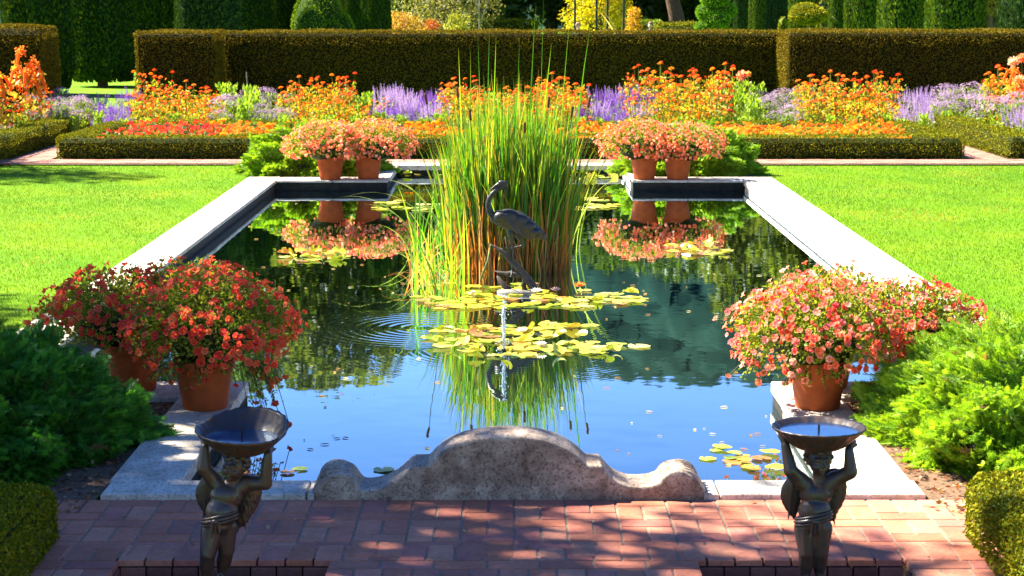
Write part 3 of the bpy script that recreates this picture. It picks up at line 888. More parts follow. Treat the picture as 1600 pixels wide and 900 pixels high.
domes('mound_topiary', (px(492, 70), 70, 0), [(0, 0, 0.9, 0.62, 1.40), (0.62, 0.4, 0.9, 0.55, 1.0), (0.15, 0.9, 1.4, 1.0, 1.6), (1.0, 0.8, 0.9, 0.55, 1.2)], TG, 'green topiary of rounded mounds between two dark cypress columns', 'topiary', 9000, 0.08)
domes('cloud_pruned_tree', (px(1112, 78), 78, 0), [(-0.35, 0, 1.45, 0.45, 0.28), (0.1, -0.1, 1.75, 0.55, 0.42), (0.45, 0.1, 2.1, 0.45, 0.35), (-0.25, 0.1, 2.05, 0.5, 0.4), (0.0, 0, 2.6, 0.6, 0.4), (-0.45, -0.2, 1.1, 0.3, 0.3), (0.4, 0.2, 1.3, 0.35, 0.2)], [(0.18, 0.38, 0.02), (0.22, 0.42, 0.03), (0.13, 0.28, 0.02)], 'light green cloud-pruned tree left of the right row of cypress', 'topiary', 9000, 0.07)
def arms(tb):
    for s in (-1, 1):
        tb.tube([(s * 0.4, -0.1, 0.9), (s * 0.95, -0.1, 1.35), (s * 1.0, -0.1, 1.75), (s * 0.9, -0.1, 1.85), (s * 0.82, -0.1, 1.7)], [0.09, 0.09, 0.09, 0.08, 0.05], 8, (0.16, 0.20, 0.015))
domes('scroll_topiary', (px(1256, 72), 72, 0), [(0.0, 0, 1.95, 0.72, 0.36), (-0.1, 0, 2.12, 0.55, 0.3), (-0.95, 0, 1.55, 0.15, 0.34)], [(0.28, 0.28, 0.015), (0.34, 0.31, 0.02), (0.20, 0.22, 0.01)], 'golden green dome topiary with curling arms in front of the right row of cypress', 'topiary', 6000, 0.07, arms)

# iron posts on the far lawn
for p, lab in ((897, 'thin black iron post at the left of the yellow tree'), (930, 'thicker black iron post in front of the middle of the yellow tree'), (947, 'thin black iron post just right of the thicker one'), (972, 'black iron post at the right side of the yellow tree')):
    t = empty('iron_post', (px(p, 74), 74, -0.06), 0, lab, 'post', 'black iron posts on the far lawn')
    MB().tube([(0, 0, 0), (0, 0, 3.3)], 0.045, 10, (0.02, 0.02, 0.022)).build('shaft', M_paint, t)
    MB().tube([(0, 0, 0), (0, 0, 0.12)], 0.09, 10, (0.02, 0.02, 0.022)).build('base', M_paint, t)
    MB().ball((0, 0, 3.36), 0.08, (0.02, 0.02, 0.022)).build('finial', M_paint, t)

# the off-frame trees on the left that shade the near left of the garden
gs = 'shade trees outside the left edge'
SHG = [(0.05, 0.10, 0.02), (0.07, 0.12, 0.02)]
def shade(tx, ty, t_, h, cr, lb, n=5200, ls=0.2, clumps=34, base=0.45):
    c = Vector((tx, ty, 0)) + SUN * t_
    return tree('shade_tree', (c.x, c.y, -0.06), h, cr, h, SHG, lb, 'tree', gs, n=n, ls=ls, base=base, clumps=clumps)

shade(-1.9, 9.85, 11.5, 10.5, 3.1, 'large shade tree left of the terrace', 5400, 0.21, 30)
shade(-0.5, 8.4, 13.5, 11.5, 1.5, 'high crowned shade tree behind the large one', 1500, 0.2, 12)
shade(1.3, 7.3, 14.5, 12.5, 1.25, 'tallest shade tree left of the terrace', 2400, 0.2, 14)
shade(-3.2, 8.0, 12.0, 11.0, 2.3, 'shade tree left of the near left corner')
shade(-7.0, 27.6, 15.0, 12.5, 2.0, 'shade tree left of the far lawn', 3500, 0.2, 22)
shade(-4.6, 15.3, 12.0, 10.0, 1.3, 'small shade tree left of the near lawn', 2500, 0.18, 14)

# ------------------------------------------------------------------ lawn blades
def grass(x0, x1, y0, y1, n):
    mb = MB()
    x = rng.uniform(x0, x1, n); y = y0 + (y1 - y0) * rng.random(n) ** 1.25
    k = np.abs(x) < np.abs(0.285 * y) + 0.5
    x = x[k]; y = y[k]; n = len(x)
    patch = np.sin(x * 1.3 + 2) * np.cos(y * 0.9) + 0.6 * np.sin(x * 3.7 + y * 2.2) + rng.normal(0, 0.4, n)
    c = np.where(patch[:, None] > 0.9, np.array([[0.18, 0.26, 0.006]]), np.where(patch[:, None] > 0.0, np.array([[0.125, 0.24, 0.004]]), np.array([[0.09, 0.20, 0.003]])))
    for (qx, qy, qr) in ((1370, 330, 0.45), (1462, 332, 0.40), (1420, 322, 0.3), (1512, 268, 0.5), (1560, 320, 0.35), (120, 330, 0.3), (250, 300, 0.35), (60, 400, 0.25)):
        X, Y, _ = G(qx, qy); dist = np.hypot((x - X), (y - Y) * 0.7) / qr
        dry = rng.random(n) < np.clip(0.4 * (1.2 - dist), 0, 0.3); c = np.where(dry[:, None], np.array([[0.42, 0.28, 0.05]]), c)
    st = rng.random(n) < 0.012; c = np.where(st[:, None], np.array([[0.45, 0.42, 0.16]]), c)
    lf = 1 + 0.13 * np.sin(x * 1.1 + 1.7 * np.sin(y * 0.35)) * np.sin(y * 0.55 + x * 0.4) + 0.07 * np.sin(x * 4.1 + y * 1.3)
    c = c * lf[:, None] * rng.uniform(0.8, 1.2, (n, 1))
    d = np.stack([rng.normal(0, 0.45, n), rng.normal(0, 0.45, n), np.ones(n)], 1)
    scatter(mb, SLIV, np.stack([x, y, np.full(n, -0.062)], 1), d, rng.uniform(0.016, 0.036, n), c)
    return mb
mb = grass(-9.2, -XO - 0.005, 12.2, 29.33, 210000)
tag(mb.build('lawn_grass', M_leaf), 'short bright green lawn grass left of the pool', 'grass', kind='stuff')
mb = grass(XO + 0.005, 9.2, 12.2, 29.33, 210000)
tag(mb.build('lawn_grass', M_leaf), 'short bright green lawn grass right of the pool', 'grass', kind='stuff')

# ------------------------------------------------------------------ junipers
def juniper(loc, rx, ry, rz, n, fl, cols, label, group):
    mb = MB()
    n = int(n * 2.3); fl = fl * 0.64
    mb.ball((0, 0, 0), (rx * 0.84, ry * 0.84, rz * 0.84), (0.015, 0.03, 0.01), su=24, sv=14)
    w = rng.uniform(0, 2 * PI, n); u = rng.random(n) ** 0.75
    el = np.arcsin(1 - u)                        # more sprays towards the top
    dd = np.stack([np.cos(el) * np.cos(w), np.cos(el) * np.sin(w), np.sin(el)], 1)
    lump = 1 + 0.10 * np.sin(5 * w + 3 * el) + 0.08 * np.sin(11 * w - 7 * el) + 0.06 * np.sin(17 * el + 4 * w)
    p = dd * np.array([rx, ry, rz]) * lump[:, None] * rng.normal(0.98, 0.035, (n, 1))
    p[:, 2] = np.maximum(p[:, 2], 0.02)
    d = dd * [1, 1, 0.5] + rng.normal(0, 0.35, (n, 3)) + [0, 0, 0.12]
    s = fl * rng.uniform(0.7, 1.35, n)
    cl = pal(n, cols, jit=0.25); dead = rng.random(n) < 0.02; cl[dead] = (0.22, 0.12, 0.05)
    new = (np.sin(9 * w + 6 * el) + rng.normal(0, 0.5, n)) > 1.1; cl[new] *= 1.35
    scatter(mb, FROND, p - nrm(d) * (s * 0.55)[:, None], d, s, np.clip(cl, 0, 1))
    o = mb.build('juniper', M_leaf); o.location = loc
    return tag(o, label, 'shrub', group)
gj = 'spreading junipers at the pool corners'
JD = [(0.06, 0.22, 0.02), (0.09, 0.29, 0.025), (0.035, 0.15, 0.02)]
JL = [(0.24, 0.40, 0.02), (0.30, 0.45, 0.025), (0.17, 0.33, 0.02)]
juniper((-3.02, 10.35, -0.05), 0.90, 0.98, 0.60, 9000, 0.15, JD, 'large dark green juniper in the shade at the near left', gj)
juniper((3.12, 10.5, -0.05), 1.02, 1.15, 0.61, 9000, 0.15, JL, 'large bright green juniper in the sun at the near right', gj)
juniper((-2.85, 27.75, -0.05), 0.98, 0.75, 0.66, 6500, 0.15, JL, 'bright juniper mound behind the far left pots', gj)
juniper((2.55, 27.8, -0.05), 0.96, 0.75, 0.66, 6500, 0.15, JL, 'juniper mound behind the far right pots', gj)

# ------------------------------------------------------------------ potted petunias
RED = [(0.82, 0.04, 0.012), (0.88, 0.09, 0.015), (0.82, 0.045, 0.015), (0.88, 0.20, 0.05), (0.84, 0.12, 0.04)]
COR = [(0.88, 0.16, 0.07), (0.90, 0.27, 0.16), (0.86, 0.07, 0.03), (0.92, 0.42, 0.34), (0.85, 0.16, 0.17)]
PINK = [(0.85, 0.14, 0.08), (0.88, 0.22, 0.15), (0.84, 0.08, 0.03), (0.9, 0.34, 0.28)]
def bloom_meshes(T, cols, name, mat, k=1):
    out = []
    for c in cols:
        mb = MB(); scatter(mb, T, np.zeros((1, 3)), np.array([[0, 0, 1.0]]), 1.0, np.array(c) * 1.0, np.zeros(1)); out.append(mb.mesh(name, [mat]))
    return out
BM = {'red': bloom_meshes(PETUNIA, RED, 'flower', M_bloom), 'cor': bloom_meshes(PETUNIA, COR, 'flower', M_bloom), 'pink': bloom_meshes(PETS, PINK, 'flower', M_bloom)}
POTS = {}
def pot_mesh(r, h):
    key = (r, h)
    if key not in POTS:
        mb = MB()
        prof = [(0.0, 0.0), (r * 0.68, 0.0), (r * 0.71, 0.008), (r * 0.80, h * 0.35), (r * 0.90, h * 0.74), (r * 0.91, h * 0.80), (r * 0.99, h * 0.81), (r, h * 0.84), (r, h * 0.97), (r * 0.98, h), (r * 0.90, h), (r * 0.88, h * 0.93), (0, h * 0.92)]
        mb.lathe(prof, 40)
        POTS[key] = mb.mesh('pot', [M_terra], True)
    return POTS[key]
def potted(loc, dome, rad, kind, nf, nl, label, fs=0.047, ls=0.032, r=0.185, h=0.30, trail=None, near=True, group='terracotta pots of petunias on the pool corners'):
    t = empty('potted_petunias', loc, 0, label, 'flower pot', group)
    po = bpy.data.objects.new('pot', pot_mesh(r, h)); col.objects.link(po); po.parent = t
    cols = {'red': RED, 'cor': COR, 'pink': PINK}[kind]
    c = np.array(dome); R3 = np.array(rad)
    mb = MB()
    mb.ball(c - [0, 0, 0.02], R3 * 0.55, (0.03, 0.05, 0.01), su=16, sv=10)
    dd = randdir(nl); dd[:, 2] = np.where(dd[:, 2] < -0.35, -dd[:, 2] * 0.6, dd[:, 2])
    w = np.arctan2(dd[:, 1], dd[:, 0]); lump = 1 + 0.07 * np.sin(4 * w + 5 * dd[:, 2]) + 0.06 * np.sin(9 * w - 4 * dd[:, 2])
    p = c + dd * R3 * lump[:, None] * (0.55 + 0.45 * rng.random((nl, 1)) ** 0.6)
    low = p[:, 2] < 0.05; p[low, 2] = 0.05 + rng.random(low.sum()) * 0.15
    d = dd + randdir(nl) * 0.9
    LC = [(0.18, 0.25, 0.02), (0.25, 0.31, 0.03), (0.32, 0.33, 0.04), (0.12, 0.19, 0.02)]
    scatter(mb, LEAF, p, d, ls * rng.uniform(0.6, 1.3, nl), pal(nl, LC))
    # thin stems from the pot to the crown
    for k in range(46 if near else 14):
        e = c + randdir(1)[0] * R3 * 0.8; e[2] = max(e[2], h * 0.9)
        a = np.array([rng.normal(0, r * 0.4), rng.normal(0, r * 0.4), h * 0.92])
        mb.tube([a, (a + e) / 2 + [0, 0, 0.06], e], [0.004, 0.003, 0.002], 4, (0.12, 0.14, 0.03), cap=False)
    P = []; N_ = []
    n1 = nf
    dd = randdir(n1 * 6); cw = np.arctan2(dd[:, 1], dd[:, 0]); keep = (np.sin(5 * cw + 6 * dd[:, 2]) * np.cos(7 * dd[:, 0] - 3 * cw) + rng.normal(0, 0.8, len(dd))) > -0.35
    dd = dd[(dd[:, 2] > -0.42) & keep][:n1]
    w = np.arctan2(dd[:, 1], dd[:, 0]); lump = 1.04 + 0.07 * np.sin(4 * w + 5 * dd[:, 2]) + 0.06 * np.sin(9 * w - 4 * dd[:, 2])
    fp = c + dd * R3 * lump[:, None] * rng.normal(1.0, 0.045, (len(dd), 1))
    fn = nrm(dd * [1, 1, 0.8] + rng.normal(0, 0.35, dd.shape) + [0, -0.15, 0.35])
    P.append(fp); N_.append(fn)
    if trail:
        for (x, y, z, sx, sy, sz, k) in trail:
            q = np.array([x, y, z]) + rng.normal(0, 1, (k, 3)) * [sx, sy, sz]
            st = c + (q - c) * 0.75; st[:, 2] = np.maximum(q[:, 2], c[2] - 0.5 * R3[2])
            for i in range(0, k):
                mb.tube([st[i], (st[i] + q[i]) / 2 + [0, 0, 0.02], q[i]], 0.0025, 4, (0.10, 0.12, 0.03), cap=False)
                m_ = 10; tt = rng.random((m_, 1)); lp = st[i] * (1 - tt) + q[i] * tt + rng.normal(0, 0.012, (m_, 3))
                scatter(mb, LEAF, lp, randdir(m_), ls * rng.uniform(0.6, 1.1, m_), pal(m_, LC))
            P.append(q[: int(k * 0.7)]); N_.append(nrm(rng.normal(0, 0.5, (int(k * 0.7), 3)) + [0, -0.7, 0.3]))
    mb.build('foliage', M_leaf, t)
    P = np.concatenate(P); N_ = np.concatenate(N_)
    ms = BM[kind]
    # the blossoms that face the terrace show largest
    order = np.argsort(-(-N_[:, 1] * 0.6 - (P[:, 1] - c[1]) / R3[1] + rng.normal(0, 0.3, len(P))))
    ind = order[:100]; rest = order[100:]
    Mx = frames(N_[ind], rng.uniform(0, 6.28, len(ind)))
    for i, k in enumerate(ind):
        o = bpy.data.objects.new('flower', ms[rng.choice(len(ms), p=[0.34, 0.28, 0.2, 0.13, 0.05] if len(ms) == 5 else None)])
        col.objects.link(o); o.parent = t
        m4 = Matrix([[*Mx[i][0], 0], [*Mx[i][1], 0], [*Mx[i][2], 0], [0, 0, 0, 1]])
        s = fs * rng.uniform(0.6, 1.2)
        o.matrix_basis = Matrix.Translation(P[k]) @ m4 @ Matrix.Scale(s, 4)
    if len(rest):
        fb = MB(); T = PETS if kind == 'pink' else PETUNIA
        scatter(fb, T, P[rest], N_[rest], fs * rng.uniform(0.5, 1.15, len(rest)), pal(len(rest), cols, jit=0.1))
        tag(fb.build('blossoms', M_bloom, t), kind='stuff')
    return t
potted((-1.83, 11.30, 0.0), (0.05, 0.0, 0.47), (0.46, 0.46, 0.34), 'red', 760, 7500, 'front left pot of deep red petunias on the narrow coping, trailing over the water',
       trail=[(0.40, -0.14, 0.16, 0.06, 0.06, 0.13, 34), (-0.10, -0.22, 0.26, 0.10, 0.03, 0.05, 14), (0.08, -0.22, 0.24, 0.08, 0.03, 0.04, 10)])
potted((-2.36, 11.85, 0.0), (-0.12, 0.05, 0.43), (0.46, 0.45, 0.31), 'red', 520, 6500, 'left pot of red petunias nearest the dark juniper', trail=[(0.18, -0.36, 0.20, 0.07, 0.04, 0.06, 8)])
potted((-1.93, 11.98, 0.0), (-0.14, 0.15, 0.48), (0.45, 0.42, 0.29), 'red', 300, 4000, 'hindmost near left pot of red petunias')
potted((1.845, 11.30, 0.0), (-0.02, 0.0, 0.43), (0.48, 0.46, 0.32), 'cor', 820, 8000, 'front right pot of coral petunias standing at the coping corner', fs=0.044,
       trail=[(-0.42, 0.0, 0.22, 0.06, 0.06, 0.06, 12), (-0.1, -0.24, 0.22, 0.10, 0.03, 0.04, 16), (0.08, -0.24, 0.25, 0.06, 0.03, 0.03, 10)])
potted((2.00, 11.93, 0.0), (0.04, 0.15, 0.43), (0.46, 0.42, 0.30), 'cor', 300, 4500, 'near right pot of coral petunias hidden behind the front one', fs=0.044)
potted((2.52, 11.83, 0.0), (-0.03, 0.05, 0.38), (0.46, 0.42, 0.29), 'cor', 520, 6000, 'right pot of coral petunias nearest the bright juniper', fs=0.044)
potted((-2.48, 26.42, 0.0), (-0.04, -0.04, 0.45), (0.54, 0.44, 0.33), 'pink', 900, 3600, 'far left pot of pale coral petunias, the outer one', fs=0.05, ls=0.04, r=0.2, h=0.34, near=False)
potted((-1.96, 26.50, 0.0), (0.08, -0.04, 0.45), (0.54, 0.44, 0.33), 'pink', 900, 3600, 'far left pot of coral petunias, the one at the corner by the lilies', fs=0.05, ls=0.04, r=0.2, h=0.34, near=False)
potted((1.85, 26.42, 0.0), (-0.06, -0.04, 0.46), (0.54, 0.44, 0.34), 'pink', 900, 3600, 'far right pot of coral petunias, the one at the corner by the lilies', fs=0.05, ls=0.04, r=0.2, h=0.34, near=False)
potted((2.31, 26.42, 0.0), (0.06, -0.04, 0.44), (0.54, 0.44, 0.32), 'pink', 900, 3600, 'far right pot of coral petunias, the outer one', fs=0.05, ls=0.04, r=0.2, h=0.34, near=False)

# ------------------------------------------------------------------ stone pediment on the sill
def pediment():
    Yf = YN0 - 0.012
    fr = [(66, 412), (74, 402), (84, 385), (100, 366), (122, 350), (148, 341), (178, 339), (203, 345), (220, 360), (234, 382), (250, 400),
          (275, 403), (310, 398), (345, 387), (380, 368), (410, 345), (434, 322), (450, 312), (506, 311),
          (530, 284), (562, 256), (600, 235), (645, 220), (700, 209), (760, 203), (817, 201), (880, 203), (940, 212), (990, 227), (1035, 248), (1075, 277), (1108, 309),
          (1164, 311), (1180, 334), (1202, 358), (1230, 376), (1265, 388), (1305, 391), (1350, 387), (1382, 376), (1398, 352), (1420, 338), (1450, 332), (1480, 336), (1508, 352), (1530, 374), (1548, 396), (1560, 412)]
    P = []
    for zx, zy in fr:
        x, _, z = D(460 + 0.4125 * zx, 600 + 0.4125 * zy, Yf); P.append((x, z))
    P = np.array(P)
    # resample so the curve is smooth
    seg = np.concatenate([[0], np.cumsum(np.linalg.norm(np.diff(P, axis=0), axis=1))])
    s = np.linspace(0, seg[-1], 420); Q = np.stack([np.interp(s, seg, P[:, 0]), np.interp(s, seg, P[:, 1])], 1)
    for _ in range(3): Q[1:-1] = 0.25 * Q[:-2] + 0.5 * Q[1:-1] + 0.25 * Q[2:]
    n = len(Q); zb = -0.03
    T = np.gradient(Q, axis=0); T /= np.linalg.norm(T, axis=1)[:, None]; Nn = np.stack([-T[:, 1], T[:, 0]], 1)
    mb = MB()
    d = 0.27; rows = []
    # cross-section of the top: small rounded edges front and back
    for (yy, off) in ((0.0, -0.012), (0.004, -0.004), (0.012, 0.0), (d * 0.5, 0.004), (d - 0.012, 0.0), (d - 0.003, -0.005), (d, -0.012)):
        rows.append(np.stack([Q[:, 0] + Nn[:, 0] * off, np.full(n, Yf + yy), np.maximum(Q[:, 1] + Nn[:, 1] * off, zb + 0.005)], 1))
    base_f = np.stack([rows[0][:, 0], np.full(n, Yf), np.full(n, zb)], 1)
    base_b = np.stack([rows[0][:, 0], np.full(n, Yf + d), np.full(n, zb)], 1)
    rows = [base_f] + rows + [base_b]
    V = np.concatenate(rows); k = len(rows); q = []
    for j in range(k - 1):
        for i in range(n - 1):
            q.append([j * n + i, j * n + i + 1, (j + 1) * n + i + 1, (j + 1) * n + i])
    mb.add(V, np.array(q))
    ends = [[j * n for j in range(k)], [j * n + n - 1 for j in range(k)][::-1]]
    mb.add(V, [np.array([e]) for e in ends])
    t = empty('stone_pediment', (0, 0, 0), 0, 'scrolled grey stone pediment on the near sill of the pool', 'pediment')
    t.location = (0, Yf + d / 2, zb)
    o = mb.build('block', M_pedi, t, False); o.location = (0, -Yf - d / 2, -zb)
    # moulded ribs wrapping the two volutes
    for (zx, sgn) in ((150, -1), (1470, 1)):
        cx, _, cz = D(460 + 0.4125 * zx, 600 + 0.4125 * 400, Yf)
        r = 0.079
        for yy in (0.05, 0.105, 0.16, 0.215, 0.262):
            pts = [(cx + r * 1.08 * math.cos(a) , yy - d / 2, cz + r * 1.0 * math.sin(a) - zb) for a in np.linspace(0.15, PI - 0.15, 20)]
            m2 = MB(); m2.tube(pts, 0.014, 8); m2.build('scroll_rib', M_pedi, t, True)
    # recessed eyes of the volutes are suggested by a raised band along the front of the big arch
pediment()

# ------------------------------------------------------------------ sculpted bodies
def fuse(mb, name, mat, parent, voxel=0.005, smooth=4, loc=None):
    """one continuous surface from overlapping closed shapes"""
    o = mb.build(name, mat, None, True)
    md = o.modifiers.new('r', 'REMESH'); md.mode = 'VOXEL'; md.voxel_size = voxel; md.use_smooth_shade = True
    ms = o.modifiers.new('s', 'SMOOTH'); ms.factor = 0.5; ms.iterations = smooth
    dg = bpy.context.evaluated_depsgraph_get(); dg.update()
    me = bpy.data.meshes.new_from_object(o.evaluated_get(dg))
    o.modifiers.clear(); old = o.data; o.data = me; me.name = name; bpy.data.meshes.remove(old)
    me.materials.clear(); me.materials.append(mat)
    me.polygons.foreach_set('use_smooth', np.ones(len(me.polygons), dtype=bool))
    o.parent = parent
    if loc is not None: o.location = loc
    return o

def hand(mb, w, up, side, s=1.0):
    """palm with four fingers and a thumb reaching up under the bowl"""
    w = np.array(w, float); up = nrm(np.array(up, float)); side = nrm(np.array(side, float)); nn = np.cross(up, side)
    pe = w + up * 0.030 * s
    mb.capsule(w, pe, 0.013 * s, 0.016 * s)
    for i, f in enumerate((-1.5, -0.5, 0.5, 1.5)):
        a = pe + side * f * 0.0085 * s; L = (0.020, 0.025, 0.023, 0.017)[i] * s
        b = a + up * L * 0.6 + side * f * 0.002; c = b + up * L * 0.4 + nn * 0.010 * s
        mb.capsule(a, b, 0.0052 * s, 0.0048 * s); mb.capsule(b, c, 0.0048 * s, 0.0042 * s)
    a = w + up * 0.012 * s + side * 0.012 * s
    mb.capsule(a, a + side * 0.016 * s + up * 0.012 * s, 0.0062 * s, 0.005 * s)

def cherub(X0, label, J, bowl_tilt, bowl_z, yaw_face, lean, rimwob, cx):
    Y0 = 7.7
    t = empty('cherub_fountain', (X0, Y0, -0.02), 0, label, 'fountain', 'cherub fountains in front of the pool')
    def P(zx, zy, dy=0.0):
        return np.array([(zx - cx) / 1270.0, dy, 0.686 + 0.02 - (630 + zy * 0.3 - 666) / 379.0])
    j = {k: P(*v) for k, v in J.items()}
    mb = MB()
    c = mb.capsule
    # trunk
    pel, che, nk = j['pelvis'], j['chest'], j['neck']
    mid = (pel + che) / 2
    mb.ball(pel, (0.068, 0.058, 0.052)); mb.ball(mid + [0, -0.010, -0.006], (0.069, 0.059, 0.066)); mb.ball(che, (0.070, 0.052, 0.058))
    c(pel, che, 0.052, 0.050); c(che, nk, 0.032, 0.026)
    # head with cheeks, brow, nose, lips and ears
    hd = j['head']; rz = Matrix.Rotation(yaw_face, 3, 'Z')
    def hp(x, y, z): return hd + np.array(rz @ Vector((x, y, z)))
    mb.ball(hd + [0, 0.006, 0.006], (0.050, 0.054, 0.053)); mb.ball(hp(0, -0.012, -0.016), (0.042, 0.040, 0.038))
    c(nk, hd, 0.026, 0.03)
    mb.ball(hp(0.021, -0.036, -0.018), 0.017); mb.ball(hp(-0.021, -0.036, -0.018), 0.017)
    mb.ball(hp(0, -0.042, -0.046), 0.012)
    mb.ball(hp(0, -0.057, -0.012), (0.0075, 0.009, 0.008)); c(hp(0, -0.047, 0.006), hp(0, -0.057, -0.010), 0.005, 0.007)
    c(hp(-0.010, -0.050, -0.029), hp(0.010, -0.050, -0.029), 0.0048, 0.0048); c(hp(-0.007, -0.049, -0.036), hp(0.007, -0.049, -0.036), 0.005, 0.005)
    c(hp(-0.030, -0.040, 0.010), hp(-0.010, -0.050, 0.012), 0.006, 0.006); c(hp(0.010, -0.050, 0.012), hp(0.030, -0.040, 0.010), 0.006, 0.006)
    for s in (-1, 1):
        mb.ball(hp(s * 0.018, -0.0445, 0.0), (0.0072, 0.006, 0.0055))
        mb.ball(hp(s * 0.049, 0.002, -0.006), (0.007, 0.012, 0.015))
    # arms
    for s, a in (('L', -1), ('R', 1)):
        sh, el, wr = j['sh' + s], j['el' + s], j['wr' + s]
        c(che, sh, 0.036, 0.037); c(sh, el, 0.035, 0.029); c(el, wr, 0.030, 0.019)
        hand(mb, wr, j['ha' + s] - wr, (1, 0.2, 0), 1.0)
    # legs
    for s in ('L', 'R'):
        hp_, kn, an = j['hip' + s], j['kn' + s], j['an' + s]
        c(hp_, kn, 0.050, 0.034); c(kn, (kn * 0.5 + an * 0.5) + [0, 0.006, 0], 0.033, 0.033); c((kn * 0.5 + an * 0.5) + [0, 0.006, 0], an, 0.029, 0.018)
        ft = an + [0, -0.045, -0.012]; c(an + [0, 0.008, -0.008], ft, 0.017, 0.014)
        for k in range(5): c(ft + [(k - 2) * 0.0075, -0.004, -0.004], ft + [(k - 2) * 0.0085, -0.014, -0.005], 0.006, 0.005)
    fuse(mb, 'body', M_lead, t, 0.0042, 4)
    # curls
    hb = MB()
    for k in range(46):
        a = k * 2.399; u = 0.05 + 0.95 * k / 46
        el_ = math.acos(1 - u * 1.25)
        v = Vector((math.sin(el_) * math.cos(a), math.sin(el_) * math.sin(a), math.cos(el_)))
        if v.y < -0.25 and v.z < 0.45: continue
        q = hd + np.array(rz @ Vector((v.x * 0.052, v.y * 0.055 + 0.008, v.z * 0.054 + 0.008)))
        hb.ball(q, (0.014, 0.014, 0.013), su=8, sv=6)
    fuse(hb, 'hair', M_lead, t, 0.004, 1)
    # folded wings on the back
    for s, key in (('L', 'wgL'), ('R', 'wgR')):
        wb = MB(); w0, w1 = j[key + '0'], j[key + '1']
        for k in range(9):
            f = k / 8
            q = w0 * (1 - f) + w1 * f + np.array([0, 0.0, 0]); wd = 0.046 * math.sin(PI * min(1, 0.25 + 0.75 * f)) ** 0.6 * (1 - 0.35 * f) + 0.01
            bow = (1 if s == 'R' else -1) * 0.018 * math.sin(PI * f)
            wb.ball(q + [bow, 0, 0], (wd, 0.020, 0.034))
        for k in range(5):
            f = (k + 1) / 6; q = w0 * (1 - f) + w1 * f
            wb.capsule(q + [(1 if s == 'R' else -1) * 0.02, -0.018, 0.02], q + [(1 if s == 'R' else -1) * 0.028, -0.014, -0.05], 0.007, 0.004)
        fuse(wb, 'wing', M_lead, t, 0.0045, 2)
    # sash across the belly
    sb = MB()
    for dz in (-0.01, 0.004, 0.018):
        pts = [pel + [0, -0.004, -0.01] + (che - pel) * (0.25 + 0.10 * math.sin(a)) + np.array([0.072 * math.cos(a), -0.072 * math.sin(a) if math.sin(a) > 0 else -0.052 * math.sin(a), dz + 0.018 * math.cos(a)]) for a in np.linspace(0, 2 * PI, 26)]
        sb.tube(pts, 0.0075 + 0.002 * math.sin(dz * 300), 6, cap=False)
    for k in range(3):
        q = pel + np.array([-0.012 + 0.012 * k, -0.072, 0.02])
        sb.capsule(q, q + [0.004 * (k - 1), -0.002, -0.055 + 0.01 * k], 0.009, 0.005)
    sb.ball(pel + [0.0, -0.076, 0.028], (0.016, 0.012, 0.012))
    sb.build('sash', M_lead, t, True)
    # shell bowl, its water, spout pin
    bo = empty('bowl_group', (0, 0, 0)) if False else None
    bb = MB(); n = 96; Rb = 0.19
    def wob(w, r, z): return 1 + 0.012 * math.cos(24 * w) * (0.3 + 0.7 * min(1, r / Rb))
    prof = [(0.05, -0.088), (0.085, -0.085), (0.114, -0.070), (0.142, -0.044), (0.168, -0.022), (0.186, -0.005), (0.192, 0.003), (0.190, 0.008), (0.181, 0.004), (0.160, -0.018), (0.13, -0.040), (0.10, -0.054), (0.0, -0.058)]
    bb.lathe(prof, n, wob=wob)
    if rimwob:
        V = bb.V[0]; ang = np.arctan2(V[:, 1], V[:, 0]); rr = np.hypot(V[:, 0], V[:, 1]) / Rb
        V[:, 2] += rimwob * rr ** 3 * np.clip(np.sin(ang + 0.5), 0, 1)
    bw = bb.build('bowl', M_lead, t, True); bw.location = (P(312, 118)[0] if cx == 315 else P(316, 165)[0], 0, bowl_z)
    bw.rotation_euler = bowl_tilt
    wm = MB(); k = 48; rw = 0.158 if not rimwob else 0.150; zz = -0.012 if not rimwob else -0.020
    wm.add([(0, 0, zz)] + [(rw * math.cos(2 * PI * i / k), rw * math.sin(2 * PI * i / k), zz) for i in range(k)], np.array([[0, 1 + i, 1 + (i + 1) % k] for i in range(k)]))
    ww = wm.build('water', M_bowlw, bw); ww.rotation_euler = (-bowl_tilt[0], -bowl_tilt[1], 0)
    MB().tube([(0, 0, -0.07), (0, 0, 0.012)], [0.006, 0.004], 8).build('spout', M_dark, bw)
    pb = MB(); pb.lathe([(0.0, -0.22), (0.16, -0.22), (0.16, -0.05), (0.15, -0.035), (0.125, -0.03), (0.12, 0.0), (0.0, 0.0)], 32); pb.build('plinth', M_dark, t, False)
    return t
JR = dict(pelvis=(290, 640, 0.0), chest=(305, 480, 0.0), neck=(318, 392, 0.0), head=(316, 300, -0.005),
          shL=(215, 405, 0.0), elL=(166, 350, -0.02), wrL=(140, 225, 0.0), haL=(120, 160, 0.02),
          shR=(398, 405, 0.0), elR=(478, 358, -0.02), wrR=(470, 245, -0.01), haR=(500, 180, 0.02),
          hipL=(255, 665, 0.0), knL=(258, 790, -0.02), anL=(262, 925, 0.0),
          hipR=(335, 665, 0.0), knR=(335, 795, -0.01), anR=(335, 925, 0.015),
          wgL0=(212, 430, 0.045), wgL1=(205, 600, 0.06), wgR0=(408, 400, 0.045), wgR1=(375, 640, 0.06))
cherub(1.268, 'bronze cherub in the sun at right lifting a level shell bowl of blue water', JR, (0.0, 0.0, 0), 0.699, 0.15, 0, 0.0, 315)
